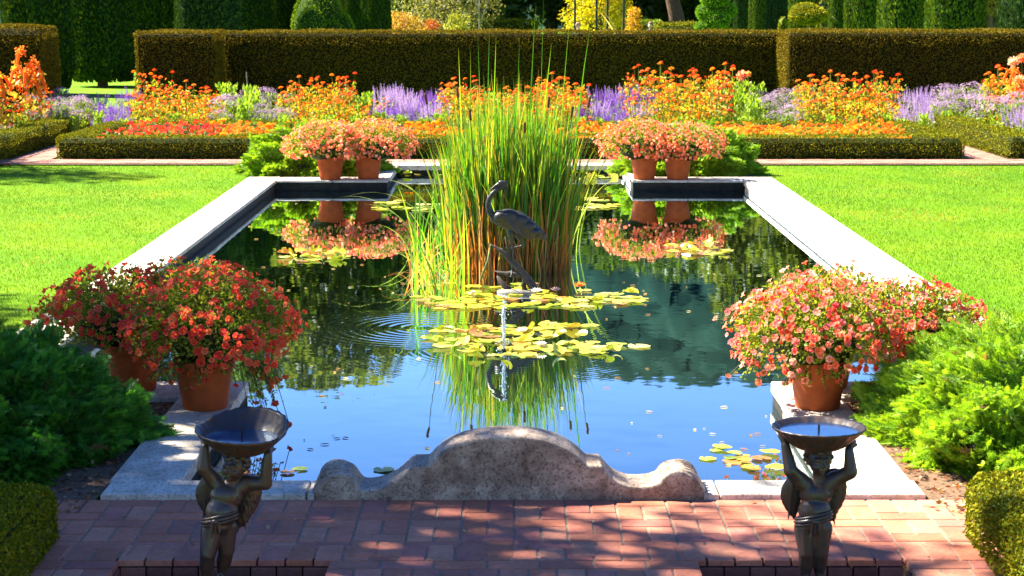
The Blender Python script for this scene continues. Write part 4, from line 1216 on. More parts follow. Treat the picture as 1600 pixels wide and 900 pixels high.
JL_ = dict(pelvis=(178, 640, 0.0), chest=(225, 490, 0.0), neck=(262, 405, 0.0), head=(275, 330, -0.01),
           shL=(165, 415, 0.01), elL=(112, 340, -0.01), wrL=(118, 235, 0.0), haL=(110, 175, 0.03),
           shR=(335, 425, 0.01), elR=(432, 420, -0.01), wrR=(448, 268, -0.01), haR=(458, 200, 0.02),
           hipL=(150, 665, -0.01), knL=(128, 790, -0.04), anL=(110, 925, -0.02),
           hipR=(215, 665, 0.015), knR=(215, 790, 0.01), anR=(180, 925, 0.03),
           wgL0=(140, 430, 0.045), wgL1=(125, 600, 0.06), wgR0=(345, 430, 0.05), wgR1=(265, 670, 0.07))
cherub(-1.098, 'bronze cherub in the shade at left bent under a tilted shell bowl', JL_, (R(4), R(3.5), 0), 0.683, -0.5, 0, 0.050, 315)

# ------------------------------------------------------------------ heron on a branch
def heron():
    Y = 16.9
    def P(zx, zy, dy=0.0):
        x, _, z = D(720 + 0.2443 * zx, 260 + 0.2443 * zy, Y); return np.array([x, dy, z])
    base = P(330, 672); t = empty('heron_statue', (base[0], Y, base[2]), 0, 'bronze heron statue with bent neck standing on one leg before the cattails', 'statue')
    def Q(*a): return P(*a) - np.array([base[0], 0, base[2]])
    mb = MB(); c = mb.capsule
    # body: deep chest narrowing to the tail
    for (zx, zy, r, fy) in ((232, 335, 0.052, 0.8), (262, 330, 0.075, 0.85), (300, 335, 0.092, 0.85), (345, 352, 0.098, 0.85), (390, 375, 0.090, 0.85), (435, 400, 0.075, 0.8), (480, 425, 0.056, 0.75), (515, 445, 0.036, 0.7)):
        mb.ball(Q(zx, zy), (r * 1.25, r * fy, r * 0.98))
    c(Q(480, 425), Q(545, 462), 0.04, 0.014)
    # S-shaped neck
    pts = [(225, 335, 0.044), (200, 312, 0.034), (180, 280, 0.029), (174, 245, 0.026), (182, 208, 0.024), (200, 178, 0.022), (222, 155, 0.021), (246, 142, 0.021), (265, 132, 0.023)]
    for a, b in zip(pts[:-1], pts[1:]): c(Q(a[0], a[1]), Q(b[0], b[1]), a[2], b[2])
    # head, long bill and crest
    c(Q(280, 112), Q(255, 104), 0.030, 0.024); c(Q(282, 122), Q(266, 132), 0.028, 0.024)
    c(Q(255, 106), Q(225, 122), 0.020, 0.013); c(Q(225, 122), Q(184, 152), 0.012, 0.0045)
    c(Q(285, 100), Q(302, 108), 0.014, 0.005); c(Q(292, 120), Q(290, 205), 0.011, 0.003)
    mb.ball(Q(262, 100, -0.022), 0.007)
    # thighs, shanks and toes
    c(Q(320, 420, -0.02), Q(326, 495, -0.02), 0.038, 0.014); c(Q(326, 495, -0.02), Q(336, 560, -0.02), 0.0125, 0.011); c(Q(336, 560, -0.02), Q(330, 668, 0), 0.010, 0.010)
    for ex in ((285, 690, -0.05), (300, 678, 0.05), (372, 690, 0.0), (318, 700, -0.08)): c(Q(330, 672), Q(*ex), 0.009, 0.006)
    c(Q(362, 430, 0.02), Q(402, 508, 0.02), 0.034, 0.012); c(Q(402, 508, 0.02), Q(345, 522, 0.02), 0.0115, 0.010); c(Q(345, 522, 0.02), Q(278, 526, 0.02), 0.010, 0.008)
    for ex in ((262, 515, 0.0), (258, 530, 0.03), (270, 545, 0.02)): c(Q(278, 526, 0.02), Q(*ex), 0.007, 0.004)
    fuse(mb, 'body', M_bronze, t, 0.0058, 2)
    # wing coverts lying over the flank, with long feathers
    for s in (-1, 1):
        wb = MB()
        for (zx, zy, r) in ((262, 318, 0.060), (310, 322, 0.082), (365, 348, 0.088), (420, 382, 0.074), (470, 415, 0.050)):
            wb.ball(Q(zx, zy, s * 0.045), (r * 1.2, 0.046, r * 0.82))
        for k in range(10):
            z0 = 345 + k * 7.5
            wb.capsule(Q(300 + k * 6, z0, s * 0.083), Q(500 - k * 10 + 30, 415 + k * 5.5, s * 0.045), 0.012, 0.006)
        fuse(wb, 'wing', M_bronze, t, 0.0062, 2)
heron()

def branch():
    Y = 16.9
    def P(zx, zy, dy=0.0):
        x, _, z = D(720 + 0.2443 * zx, 260 + 0.2443 * zy, Y); return np.array([x, dy, z])
    b = P(480, 800)
    t = empty('dead_branch', (b[0], Y, WZ), 0, 'forked dark branch rising from the lily pads under the heron', 'branch')
    def Q(*a): return P(*a) - np.array([b[0], 0, WZ])
    mb = MB()
    mb.tube([Q(500, 815, -0.08), Q(470, 775, -0.05), Q(420, 712, -0.02), Q(370, 655, 0.0), Q(320, 600, 0.01), Q(275, 555, 0.02), Q(225, 522, 0.03), Q(175, 495, 0.03)], [0.048, 0.040, 0.036, 0.034, 0.030, 0.022, 0.012, 0.006], 10, (0.10, 0.085, 0.07))
    mb.build('limb', M_bark, t, True)
    for pts, r in (([Q(395, 695, -0.01), Q(340, 690, -0.01), Q(280, 685, 0), Q(215, 672, 0.02)], [0.03, 0.026, 0.018, 0.006]),
                   ([Q(322, 806, -0.05), Q(290, 770, -0.04), Q(255, 735, -0.02), Q(232, 700, 0.0)], [0.034, 0.03, 0.024, 0.008]),
                   ([Q(320, 600, 0.01), Q(295, 500, 0.02), Q(282, 450, 0.03)], [0.018, 0.010, 0.005]),
                   ([Q(420, 712, -0.02), Q(400, 760, 0.03), Q(420, 830, 0.05)], [0.028, 0.026, 0.024])):
        m2 = MB(); m2.tube(pts, r, 8, (0.10, 0.085, 0.07)); m2.build('twig', M_bark, t, True)
    t2 = MB()
    a = np.array(D(720 + 0.2443 * 190, 260 + 0.2443 * 500, 16.8)); c_ = np.array(D(720 + 0.2443 * 128, 260 + 0.2443 * 700, 16.7))
    t2.tube([a, (a + c_) / 2 + [0.02, 0, 0], c_ - [0, 0, 0.03]], [0.006, 0.009, 0.012], 6, (0.25, 0.30, 0.10))
    o = t2.build('stick', M_bark, None, True); tag(o, 'thin pale green stick leaning in the water left of the heron', 'stick')
    lg = MB(); L0 = np.array(G(778, 458, WZ)); L1 = np.array(G(835, 461, WZ))
    lg.tube([L0, (L0 + L1) / 2 + [0, 0, 0.01], L1], [0.03, 0.035, 0.03], 10, (0.42, 0.38, 0.32))
    tag(lg.build('pale_log', M_bark, None, True), 'short pale log floating at the foot of the dark branch', 'log')
branch()

# ------------------------------------------------------------------ cattails
def blades(mb, base, height, lean, width, cols, bend=0.25, seg=7):
    """many curved strap leaves at once; base (n,3), lean (n,2) horizontal reach of the tip"""
    n = len(base); u = np.linspace(0, 1, seg)
    horiz = lean[:, None, :] * (u[None, :, None] ** (1.6 + 0 * u[None, :, None]))
    z = height[:, None] * (u[None] - bend_arr(lean, height)[:, None] * u[None] ** 3)
    C = np.concatenate([base[:, None, :2] + horiz, (base[:, None, 2] + z)[..., None]], axis=2)
    az = rng.uniform(0, PI, n); side = np.stack([np.cos(az), np.sin(az), np.zeros(n)], 1)
    wprof = np.minimum(1, (1 - u) * 3.2 + 0.02) * (0.8 + 0.2 * np.sin(PI * u))
    tw = rng.uniform(-0.9, 0.9, n)
    ang = az[:, None] + tw[:, None] * u[None]
    S = np.stack([np.cos(ang), np.sin(ang), np.zeros_like(ang)], 2) * (width[:, None] * wprof[None])[..., None] * 0.5
    V = np.stack([C - S, C + S], 2).reshape(n, seg * 2, 3)
    k = np.arange(seg - 1); f = np.stack([2 * k, 2 * k + 1, 2 * k + 3, 2 * k + 2], 1)
    Fc = (f[None] + (np.arange(n) * seg * 2)[:, None, None]).reshape(-1, 4)
    if cols.ndim == 2: Cc = np.repeat(cols, seg * 2, axis=0)
    else: Cc = np.repeat(cols, 2, axis=1).reshape(-1, 3)
    mb.add(V.reshape(-1, 3), Fc, Cc)
def bend_arr(lean, height):
    r = np.linalg.norm(lean, axis=1) / (height + 1e-6)
    return np.clip(r * 0.55, 0, 0.85)
def cattails():
    bx, by, _ = G(795, 418, WZ)
    t = empty('cattail_clump', (bx, by, WZ), 0, 'tall clump of green and amber cattails rising behind the heron', 'cattails')
    mb = MB(); n = 1650
    a = rng.uniform(0, 2 * PI, n); rr = np.sqrt(rng.random(n))
    base = np.stack([rr * np.cos(a) * 0.60, rr * np.sin(a) * 0.50, np.full(n, -0.05)], 1)
    g = np.array([(0.11, 0.31, 0.015), (0.07, 0.24, 0.02), (0.19, 0.38, 0.02), (0.32, 0.42, 0.02), (0.05, 0.17, 0.03)])
    h = rng.uniform(1.2, 2.0, n) * (1 - 0.22 * rr ** 2); k = (rng.random(n) < 0.12) & (rr < 0.75); h[k] = rng.uniform(1.7, 2.02, k.sum())
    lean = np.stack([base[:, 0] * 0.18 + rng.normal(0, 0.13, n), rng.normal(0, 0.15, n)], 1)
    c0 = g[rng.integers(len(g), size=n)] * rng.uniform(0.8, 1.2, (n, 1))
    cc = np.repeat(c0[:, None, :], 7, axis=1)
    # ageing tips
    tip = rng.random(n) < 0.28; cc[tip, 6:] = np.array([0.45, 0.24, 0.05]); cc[tip, 4] = (cc[tip, 4] + [0.45, 0.3, 0.05]) / 2
    yl = rng.random(n) < 0.09; cc[yl] = np.array([0.50, 0.40, 0.05]) * rng.uniform(0.8, 1.1, (yl.sum(), 1, 1))
    blades(mb, base, h, lean, rng.uniform(0.011, 0.020, n), cc)
    # very tall blades in the middle
    tb = [(850, -45, 0.0), (838, 0, 0.05), (893, 5, 0.1), (921, 32, 0.16), (862, 60, 0.1), (848, 120, 0.1), (717, 75, -0.1), (747, 55, -0.1), (775, 60, 0), (812, 60, 0), (905, 120, 0.15), (735, 80, -.05), (765, 35, 0)]
    b2 = []; h2 = []; l2 = []
    for (px_, py_, o_) in tb:
        X, _, Z = D(px_, max(py_, -20), by); b2.append((X - bx - o_ - 0.05, rng.normal(0, 0.15), -0.05)); h2.append(Z - WZ + 0.05); l2.append((o_ + 0.05, 0.02))
    m_ = len(tb); blades(mb, np.array(b2), np.array(h2) * 1.02, np.array(l2), np.full(m_, 0.016), np.repeat(g[[0, 2, 0, 0, 2, 0, 3, 0, 2, 0, 0, 3, 1]][:, None, :], 7, axis=1))
    # shorter green blades standing in front at the left
    n = 90
    bp = np.array([G(x, y, WZ - 0.03) for x, y in zip(rng.uniform(645, 735, n), rng.uniform(395, 470, n))]) - [bx, by, WZ]
    blades(mb, bp, rng.uniform(0.35, 1.0, n), np.stack([rng.normal(-0.04, 0.14, n), rng.normal(0, 0.1, n)], 1), rng.uniform(0.010, 0.017, n), g[rng.integers(4, size=n)] * rng.uniform(0.9, 1.3, (n, 1)))
    mb.build('green_leaves', M_leaf, t)
    # fallen and arching blades at the left
    mb = MB()
    arcs = [((655, 400), (-0.95, 0.3), 0.95), ((665, 410), (-0.75, 0.2), 0.85), ((690, 395), (-1.05, 0.4), 1.0), ((640, 400), (-0.45, -0.1), 0.5), ((660, 440), (-0.5, -0.2), 0.5), ((650, 420), (-0.85, 0.0), 0.45), ((700, 400), (-0.8, 0.6), 1.1), ((900, 400), (0.35, 0.1), 1.2), ((890, 410), (0.4, 0.0), 0.9), ((905, 390), (0.5, 0.2), 1.3)]
    bp = np.array([G(a[0][0], a[0][1], WZ - .02) for a in arcs]) - [bx, by, WZ]
    blades(mb, bp, np.array([a[2] for a in arcs]) * 1.15, np.array([a[1] for a in arcs]), np.full(len(arcs), 0.014), np.array([(0.35, 0.42, 0.10), (0.25, 0.38, 0.06)])[np.arange(len(arcs)) % 2], seg=14)
    mb.build('arching_leaves', M_leaf, t)
    # rusty dead leaves and stalks low down
    mb = MB(); n = 850
    a = rng.uniform(0, 2 * PI, n); rr = np.sqrt(rng.random(n))
    base = np.stack([rr * np.cos(a) * 0.60, rr * np.sin(a) * 0.52 - 0.07, np.full(n, -0.04)], 1)
    dry = np.array([(0.62, 0.24, 0.04), (0.70, 0.38, 0.08), (0.52, 0.15, 0.03), (0.70, 0.46, 0.14), (0.28, 0.11, 0.04)])
    blades(mb, base, rng.uniform(0.3, 0.95, n), rng.normal(0, 0.06, (n, 2)), rng.uniform(0.010, 0.017, n), dry[rng.integers(5, size=n)] * rng.uniform(0.8, 1.15, (n, 1)))
    n = 60
    bp = np.array([G(x, y, WZ - 0.02) for x, y in zip(rng.uniform(640, 700, n), rng.uniform(400, 455, n))]) - [bx, by, WZ]
    blades(mb, bp, rng.uniform(0.15, 0.5, n), rng.normal(0, 0.16, (n, 2)), rng.uniform(0.008, 0.015, n), dry[rng.integers(4, size=n)])
    mb.build('dry_leaves', M_leaf, t)
    for (px_, py_, dy) in ((664, 160, 0.0), (714, 150, -0.1), (734, 185, -0.45), (758, 225, -0.4), (858, 165, -0.3), (895, 180, -0.2), (922, 165, 0.0), (820, 205, -0.45)):
        X, _, Z = D(px_, py_, by + dy); X -= bx; Z -= WZ
        m2 = MB(); ang = (X * 0.25); x0 = X * 0.72
        tp = np.array([X, dy, Z + 0.09]); bt = np.array([X - ang * 0.09, dy, Z - 0.02])
        m2.tube([(x0, dy, -0.04), ((x0 + X) / 2, dy, Z * 0.55), bt], [0.005, 0.0045, 0.004], 6, (0.22, 0.26, 0.06))
        m2.build('stalk', M_bark, t)
        m3 = MB(); m3.tube([bt, bt * 0.97 + tp * 0.03, bt * 0.1 + tp * 0.9, tp], [0.006, 0.013, 0.013, 0.005], 10, (0.20, 0.085, 0.03)); m3.build('seed_head', M_bark, t)
cattails()

# ------------------------------------------------------------------ lily pads
def pad_mesh(c, curl, name='lily_pad'):
    mb = MB(); n = 20; V = [(0, 0, 0)]; C = [np.array(c) * 0.85]
    notch = 0.22
    for ring, r in enumerate((0.6, 1.0)):
        for k in range(n + 1):
            w = notch + (2 * PI - 2 * notch) * k / n
            z = curl * (r ** 3) * (0.5 + 0.5 * math.sin(2 * w + 0.7)) + 0.02 * math.sin(5 * w)
            rr = r * (1 - 0.25 * curl * max(0, math.sin(2 * w + 0.7)) * r)
            V.append((rr * math.cos(w), rr * math.sin(w), z)); 
            cc = np.array(c) * (1.0 if ring == 0 else 1.06) * rng.uniform(0.85, 1.12)
            if ring == 1 and math.sin(3 * w + sum(c) * 40) > 0.72: cc = np.array((0.34, 0.17, 0.05))
            C.append(cc)
    t = [[0, 1 + k, 2 + k] for k in range(n)]
    q = [[1 + k, 2 + n + k, 3 + n + k, 2 + k] for k in range(n)]
    mb.add(V, [np.array(t), np.array(q)], np.array(C))
    return mb.mesh(name, [M_pad], True)
PADC = [(0.42, 0.45, 0.03), (0.34, 0.42, 0.03), (0.52, 0.48, 0.04), (0.24, 0.34, 0.03), (0.55, 0.42, 0.05), (0.50, 0.20, 0.04), (0.30, 0.14, 0.05), (0.55, 0.52, 0.14)]
PADW = np.array([4, 4, 4, 3, 3, 1.0, 0.7, 1.5])
PF = [pad_mesh(c, 0.05) for c in PADC]; PCU = [pad_mesh(c, 0.35) for c in PADC]; PCV = [pad_mesh(c, 0.6) for c in PADC]
def patch(regions, n, label, group, size=(0.07, 0.105), curl=0.0, z=0.0, wts=PADW):
    wts = np.asarray(wts) / np.sum(wts); placed = []
    tries = 0
    while len(placed) < n and tries < n * 60:
        tries += 1
        cx_, cy_, rx_, ry_ = regions[rng.integers(len(regions))]
        a = rng.uniform(0, 2 * PI); r = math.sqrt(rng.random())
        X, Y, _ = G(cx_ + rx_ * r * math.cos(a), cy_ + ry_ * r * math.sin(a), WZ)
        s = rng.uniform(*size)
        if any((X - q[0]) ** 2 + (Y - q[1]) ** 2 < (0.55 * (s + q[2])) ** 2 for q in placed): continue
        placed.append((X, Y, s))
    for (X, Y, s) in placed:
        u = rng.random(); k = rng.choice(len(PADC), p=wts)
        me = PCV[k] if u < curl * 0.4 else PCU[k] if u < curl else PF[k]
        o = bpy.data.objects.new('lily_pad', me); col.objects.link(o)
        up = 0.0 if me in PF else rng.uniform(0.005, 0.03)
        o.location = (X, Y, WZ + 0.004 + rng.uniform(0, 0.012) + up); o.scale = (s, s, s)
        o.rotation_euler = (rng.normal(0, 0.03 + 0.22 * (up > 0)), rng.normal(0, 0.03 + 0.22 * (up > 0)), rng.uniform(0, 6.28))
        tag(o, label, 'lily pad', group)
    return placed
patch([(760, 462, 110, 24), (870, 468, 110, 18), (950, 468, 55, 8), (720, 475, 60, 10)], 92, 'yellow green lily pad in the patch at the foot of the heron branch', 'lily pads around the heron branch', curl=0.07, size=(0.052, 0.088))
patch([(710, 530, 50, 15), (780, 540, 80, 20), (850, 540, 80, 18), (920, 545, 55, 9), (840, 512, 90, 5), (790, 525, 70, 10)], 88, 'yellow green lily pad in the patch around the water jet', 'lily pads around the water jet', curl=0.3, size=(0.048, 0.08))
patch([(490, 402, 60, 7)], 22, 'yellow lily pad in the small patch left of the cattails', 'lily pads left of the cattails', curl=0.6, size=(0.05, 0.08), wts=[3, 2, 3, 1, 3, 2, 2, 1])
patch([(1090, 393, 52, 7)], 20, 'yellow lily pad in the small patch right of the cattails', 'lily pads right of the cattails', curl=0.6, size=(0.05, 0.08), wts=[3, 2, 3, 1, 3, 2, 2, 1])
patch([(650, 272, 36, 6)], 12, 'lily pad in the far left arm of the pool', 'lily pads in the far left of the arm', curl=0.6)
patch([(935, 276, 34, 8)], 12, 'lily pad in the far right arm of the pool', 'lily pads in the far right of the arm', curl=0.5)
patch([(640, 322, 58, 10)], 14, 'pale lily pad floating just behind the cattails on the left', 'lily pads behind the cattails at left', wts=[3, 2, 5, 1, 2, .3, .2, 5])
patch([(935, 321, 40, 11)], 12, 'pale lily pad floating just behind the cattails on the right', 'lily pads behind the cattails at right', wts=[3, 2, 5, 1, 2, .3, .2, 5])
patch([(1185, 722, 40, 20), (1130, 700, 8, 3), (1155, 718, 14, 10)], 14, 'lily pad floating beside the right cherub', 'lily pads beside the right cherub', size=(0.035, 0.065), curl=0.0, wts=[3, 3, 2, 2, 2, 3, 3, 1])
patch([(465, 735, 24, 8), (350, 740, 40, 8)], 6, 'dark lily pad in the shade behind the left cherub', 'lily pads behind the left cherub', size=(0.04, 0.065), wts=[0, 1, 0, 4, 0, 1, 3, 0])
def single(px_, py_, s, k, label):
    X, Y, _ = G(px_, py_, WZ); o = bpy.data.objects.new('lily_pad', PF[k]); col.objects.link(o); o.location = (X, Y, WZ + 0.006); o.scale = (s,) * 3; o.rotation_euler = (0, 0, 2); tag(o, label, 'lily pad')
single(998, 542, 0.09, 7, 'single pale pad drifting right of the water jet patch')
single(1106, 718, 0.05, 0, 'single small green pad drifting left of the patch by the right cherub')
single(600, 735, 0.06, 3, 'single dark pad drifting behind the left end of the pediment')
single(1118, 705, 0.035, 1, 'tiny green pad drifting highest of those near the right cherub')

def lily(px_, py_, s, c, label, h=0.03):
    X, Y, _ = G(px_, py_, WZ); t = empty('water_lily', (X, Y, WZ + h), 0, label, 'water lily')
    mb = MB()
    for ring, (n, e, L) in enumerate(((9, 0.45, 1.0), (8, 0.85, 0.85), (6, 1.2, 0.65))):
        for k in range(n):
            w = 2 * PI * (k + 0.5 * ring) / n; d = np.array([math.cos(w) * math.cos(e), math.sin(w) * math.cos(e), math.sin(e)]); sd = np.array([-math.sin(w), math.cos(w), 0]); up = np.cross(d, sd)
            V = [(0, 0, 0), d * L * 0.5 * s + sd * 0.2 * s - up * 0.08 * s, d * L * s, d * L * 0.5 * s - sd * 0.2 * s - up * 0.08 * s, d * 0.5 * L * s + up * 0.05 * s]
            mb.add(V, np.array([[0, 1, 4], [1, 2, 4], [2, 3, 4], [3, 0, 4]]), c)
    mb.build('petals', M_bloom, t)
    m2 = MB(); m2.ball((0, 0, 0.25 * s), (0.18 * s, 0.18 * s, 0.15 * s), (0.8, 0.5, 0.05)); m2.build('stamens', M_bloom, t)
lily(838, 462, 0.065, (0.8, 0.8, 0.74), 'white water lily in front of the branch')
lily(700, 541 - 20, 0.055, (0.8, 0.76, 0.7), 'white water lily at the left of the jet patch')
lily(868, 460, 0.055, (0.8, 0.6, 0.6), 'pale pink water lily right of the branch')
lily(815, 525, 0.06, (0.8, 0.76, 0.66), 'cream water lily right of the jet')
lily(845, 546, 0.055, (0.8, 0.78, 0.7), 'cream water lily at the front of the jet patch')
lily(905, 457, 0.07, (0.75, 0.22, 0.05), 'orange red lily bloom at the right of the heron patch', 0.05)

# leaves that have fallen on the water
FL = []
for c in ((0.45, 0.25, 0.10), (0.30, 0.16, 0.08), (0.55, 0.42, 0.20), (0.5, 0.45, 0.35)):
    mb = MB(); V = []; n = 10
    V.append((0, 0, 0.0))
    for k in range(n):
        w = 2 * PI * k / n; V.append((math.cos(w) * (1 if k else 1.3), 0.55 * math.sin(w), 0.12 * abs(math.sin(w))))
    mb.add(V, np.array([[0, 1 + k, 1 + (k + 1) % n] for k in range(n)]), c); FL.append(mb.mesh('fallen_leaf', [M_leaf]))
def fallen(n, x0, x1, y0, y1, label, group):
    for k in range(n):
        X, Y, _ = G(rng.uniform(x0, x1), rng.uniform(y0, y1), WZ)
        o = bpy.data.objects.new('fallen_leaf', FL[rng.integers(4)]); col.objects.link(o)
        o.location = (X, Y, WZ + 0.004); s = rng.uniform(0.010, 0.028); o.scale = (s,) * 3; o.rotation_euler = (0, 0, rng.uniform(0, 6.28)); tag(o, label, 'leaf', group)
fallen(36, 330, 640, 310, 480, 'small dry leaf floating on the dark left half of the pool', 'dry leaves on the left water')
fallen(30, 910, 1240, 360, 500, 'small dry leaf floating on the dark right half of the pool', 'dry leaves on the right water')
fallen(22, 470, 760, 540, 740, 'small dry leaf floating on the blue water at the left', 'dry leaves on the near left water')
fallen(24, 840, 1200, 560, 740, 'small dry leaf floating on the blue water at the right', 'dry leaves on the near right water')

# leaves blown onto the bricks
for k in range(14):
    X, Y, _ = G(rng.uniform(180, 1450), rng.uniform(785, 860), -0.028)
    o = bpy.data.objects.new('fallen_leaf', FL[rng.integers(4)]); col.objects.link(o); o.location = (X, Y, -0.022); s_ = rng.uniform(0.008, 0.018); o.scale = (s_,) * 3; o.rotation_euler = (rng.normal(0, .2), rng.normal(0, .2), rng.uniform(0, 6.28))
    tag(o, 'small dry leaf blown onto the brick terrace', 'leaf', 'dry leaves on the bricks')
# water jet
def jet():
    m, N, L, P_, O = newmat('splashing_water')
    P_.inputs['Base Color'].default_value = (0.75, 0.82, 0.88, 1); P_.inputs['Roughness'].default_value = 0.08; P_.inputs['Transmission Weight'].default_value = 0.55; P_.inputs['IOR'].default_value = 1.33
    X, Y, _ = G(787, 548, WZ); t = empty('water_jet', (X, Y, WZ), 0, 'low splashing water jet in the middle of the front lily patch', 'water jet')
    mb = MB(); mb.tube([(0, 0, 0), (0.003, 0, 0.12), (-0.004, 0, 0.26), (0.002, 0, 0.33)], [0.008, 0.010, 0.013, 0.007], 10)
    for k in range(150):
        z = rng.uniform(0.0, 0.38); mb.ball((rng.normal(0, 0.010 + 0.02 * (z < 0.08)), rng.normal(0, 0.012), z), rng.uniform(0.002, 0.0065), su=6, sv=4)
    mb.build('spray', m, t, True)
    mb = MB(); mb.tube([(0, 0, -0.05), (0, 0, 0.015)], 0.016, 10, (0.1, 0.08, 0.05)); mb.build('nozzle', M_dark, t)
jet()

# ------------------------------------------------------------------ flower beds
GRN = [(0.16, 0.25, 0.02), (0.22, 0.30, 0.03), (0.12, 0.20, 0.02)]
YGR = [(0.36, 0.36, 0.015), (0.28, 0.34, 0.02), (0.44, 0.34, 0.02)]
def leaves_in(mb, n, r, z0, z1, ls, cols, flat=1.0, up=0.3):
    w = rng.uniform(0, 2 * PI, n); rr = r * rng.random(n) ** 0.5; z = z0 + (z1 - z0) * rng.random(n)
    p = np.stack([rr * np.cos(w), rr * np.sin(w), z], 1); d = randdir(n) + [0, 0, up]
    scatter(mb, LEAF, p, d, ls * rng.uniform(0.6, 1.3, n), pal(n, cols))
ZM = {}
def zin_mesh(c):
    k = tuple(c)
    if k not in ZM:
        mb = MB(); scatter(mb, ZIN, np.zeros((1, 3)), np.array([[0, 0, 1.0]]), 1.0, np.array(c), np.zeros(1)); ZM[k] = mb.mesh('flower_head', [M_bloom])
    return ZM[k]
def zinnia_proto(h, r, fc, nh, lc, hs_):
    t = empty('zinnia'); mb = MB()
    leaves_in(mb, 300, r * 1.1, 0.0, h * 0.86, 0.08, lc)
    pts = []
    for k in range(nh):
        w = rng.uniform(0, 6.28); rr = r * rng.random() ** 0.5 * 1.1; z = h * (rng.uniform(0.55, 0.95) if k > 3 else rng.uniform(0.95, 1.12))
        p = np.array([rr * math.cos(w), rr * math.sin(w), z]); pts.append(p)
        mb.tube([(p[0] * 0.5, p[1] * 0.5, 0.05), (p[0] * 0.8, p[1] * 0.8, z * 0.6), p], 0.006, 4, (0.2, 0.25, 0.04), cap=False)
    # many smaller side blooms
    n = 26; w = rng.uniform(0, 6.28, n); rr = r * rng.random(n) ** 0.5 * 1.1; z = h * rng.uniform(0.3, 0.95, n)
    sb = MB(); scatter(sb, ZIN, np.stack([rr * np.cos(w), rr * np.sin(w), z], 1), randdir(n) * 0.6 + [0, -0.4, 0.8], hs_ * rng.uniform(0.5, 0.8, n), pal(n, fc + [(0.8, 0.5, 0.04)]))
    mb.build('foliage', M_leaf, t); sb.build('small_blossoms', M_bloom, t)
    for p in pts:
        o = bpy.data.objects.new('flower_head', zin_mesh(fc[rng.integers(len(fc))])); col.objects.link(o); o.parent = t
        o.location = p; o.scale = (hs_ * rng.uniform(0.85, 1.15),) * 3; o.rotation_euler = (rng.normal(0.35, 0.25), rng.normal(0, 0.3), rng.uniform(0, 6))
    return t
ORG = [(0.85, 0.12, 0.012), (0.88, 0.20, 0.012), (0.82, 0.06, 0.015), (0.88, 0.28, 0.02)]
REDO = [(0.82, 0.06, 0.02), (0.85, 0.14, 0.02), (0.8, 0.03, 0.03)]
tall = [zinnia_proto(0.92, 0.30, ORG, 11, YGR, 0.12), zinnia_proto(0.85, 0.32, ORG, 12, YGR, 0.115), zinnia_proto(0.98, 0.28, ORG + REDO, 11, YGR + GRN, 0.12)]
def low_proto(h, r, fc, lc, nf):
    t = empty('marigold'); mb = MB(); leaves_in(mb, 170, r, 0.0, h * 0.85, 0.07, lc); mb.build('foliage', M_leaf, t)
    n = nf; w = rng.uniform(0, 6.28, n); rr = r * rng.random(n) ** 0.5 * 1.05; z = h * (1.02 - 0.35 * (rr / r) ** 2) * rng.uniform(0.85, 1.1, n)
    sb = MB(); scatter(sb, ZIN, np.stack([rr * np.cos(w), rr * np.sin(w), z], 1), randdir(n) * 0.4 + [0, -0.25, 0.8], rng.uniform(0.06, 0.10, n), pal(n, fc)); sb.build('blossoms', M_bloom, t)
    return t
OLOW = [(0.88, 0.20, 0.008), (0.90, 0.32, 0.012), (0.85, 0.11, 0.01), (0.90, 0.26, 0.01)]
lowo = [low_proto(0.40, 0.24, OLOW, [(0.18, 0.28, 0.04), (0.25, 0.33, 0.05), (0.12, 0.22, 0.03)], 30) for _ in range(3)]
lowr = [low_proto(0.42, 0.24, REDO, [(0.06, 0.12, 0.03), (0.08, 0.16, 0.04)], 20) for _ in range(2)]
def aster_proto(h, r, c, lc=GRN):
    t = empty('aster'); mb = MB(); leaves_in(mb, 230, r * 0.85, 0.0, h * 0.8, 0.09, lc, up=1.2); mb.build('foliage', M_leaf, t)
    n = 190; dd = randdir(n); dd[:, 2] = np.abs(dd[:, 2]); p = np.array([0, 0, h * 0.66]) + dd * [r, r, h * 0.34] * rng.uniform(0.8, 1.1, (n, 1))
    sb = MB(); scatter(sb, STAR, p, dd * 0.8 + randdir(n) * 0.5 + [0, -0.2, 0.4], rng.uniform(0.05, 0.08, n), pal(n, c)); sb.build('blossoms', M_bloom, t)
    return t
AST = [(0.36, 0.27, 0.62), (0.46, 0.37, 0.68), (0.27, 0.19, 0.55)]
asters = [aster_proto(0.72, 0.32, AST), aster_proto(0.68, 0.30, AST)]
def salvia_proto(h, r, c, n=42):
    t = empty('salvia'); mb = MB(); leaves_in(mb, 200, r, 0.0, h * 0.66, 0.085, [(0.26, 0.34, 0.06), (0.18, 0.28, 0.04), (0.3, 0.34, 0.12)]); 
    w = rng.uniform(0, 6.28, n); rr = r * rng.random(n) ** 0.5 * 1.05
    p = np.stack([rr * np.cos(w), rr * np.sin(w), h * rng.uniform(0.45, 0.75, n)], 1)
    sb = MB(); scatter(sb, SPIKE, p, np.stack([p[:, 0] * 0.6, p[:, 1] * 0.6, np.ones(n)], 1) + rng.normal(0, 0.12, (n, 3)), rng.uniform(0.2, 0.3, n), pal(n, c))
    mb.build('foliage', M_leaf, t); sb.build('flower_spikes', M_bloom, t)
    return t
salv = [salvia_proto(0.70, 0.30, [(0.17, 0.075, 0.46), (0.24, 0.12, 0.52), (0.12, 0.05, 0.36)]), salvia_proto(0.72, 0.30, [(0.32, 0.22, 0.52), (0.38, 0.30, 0.55)])]
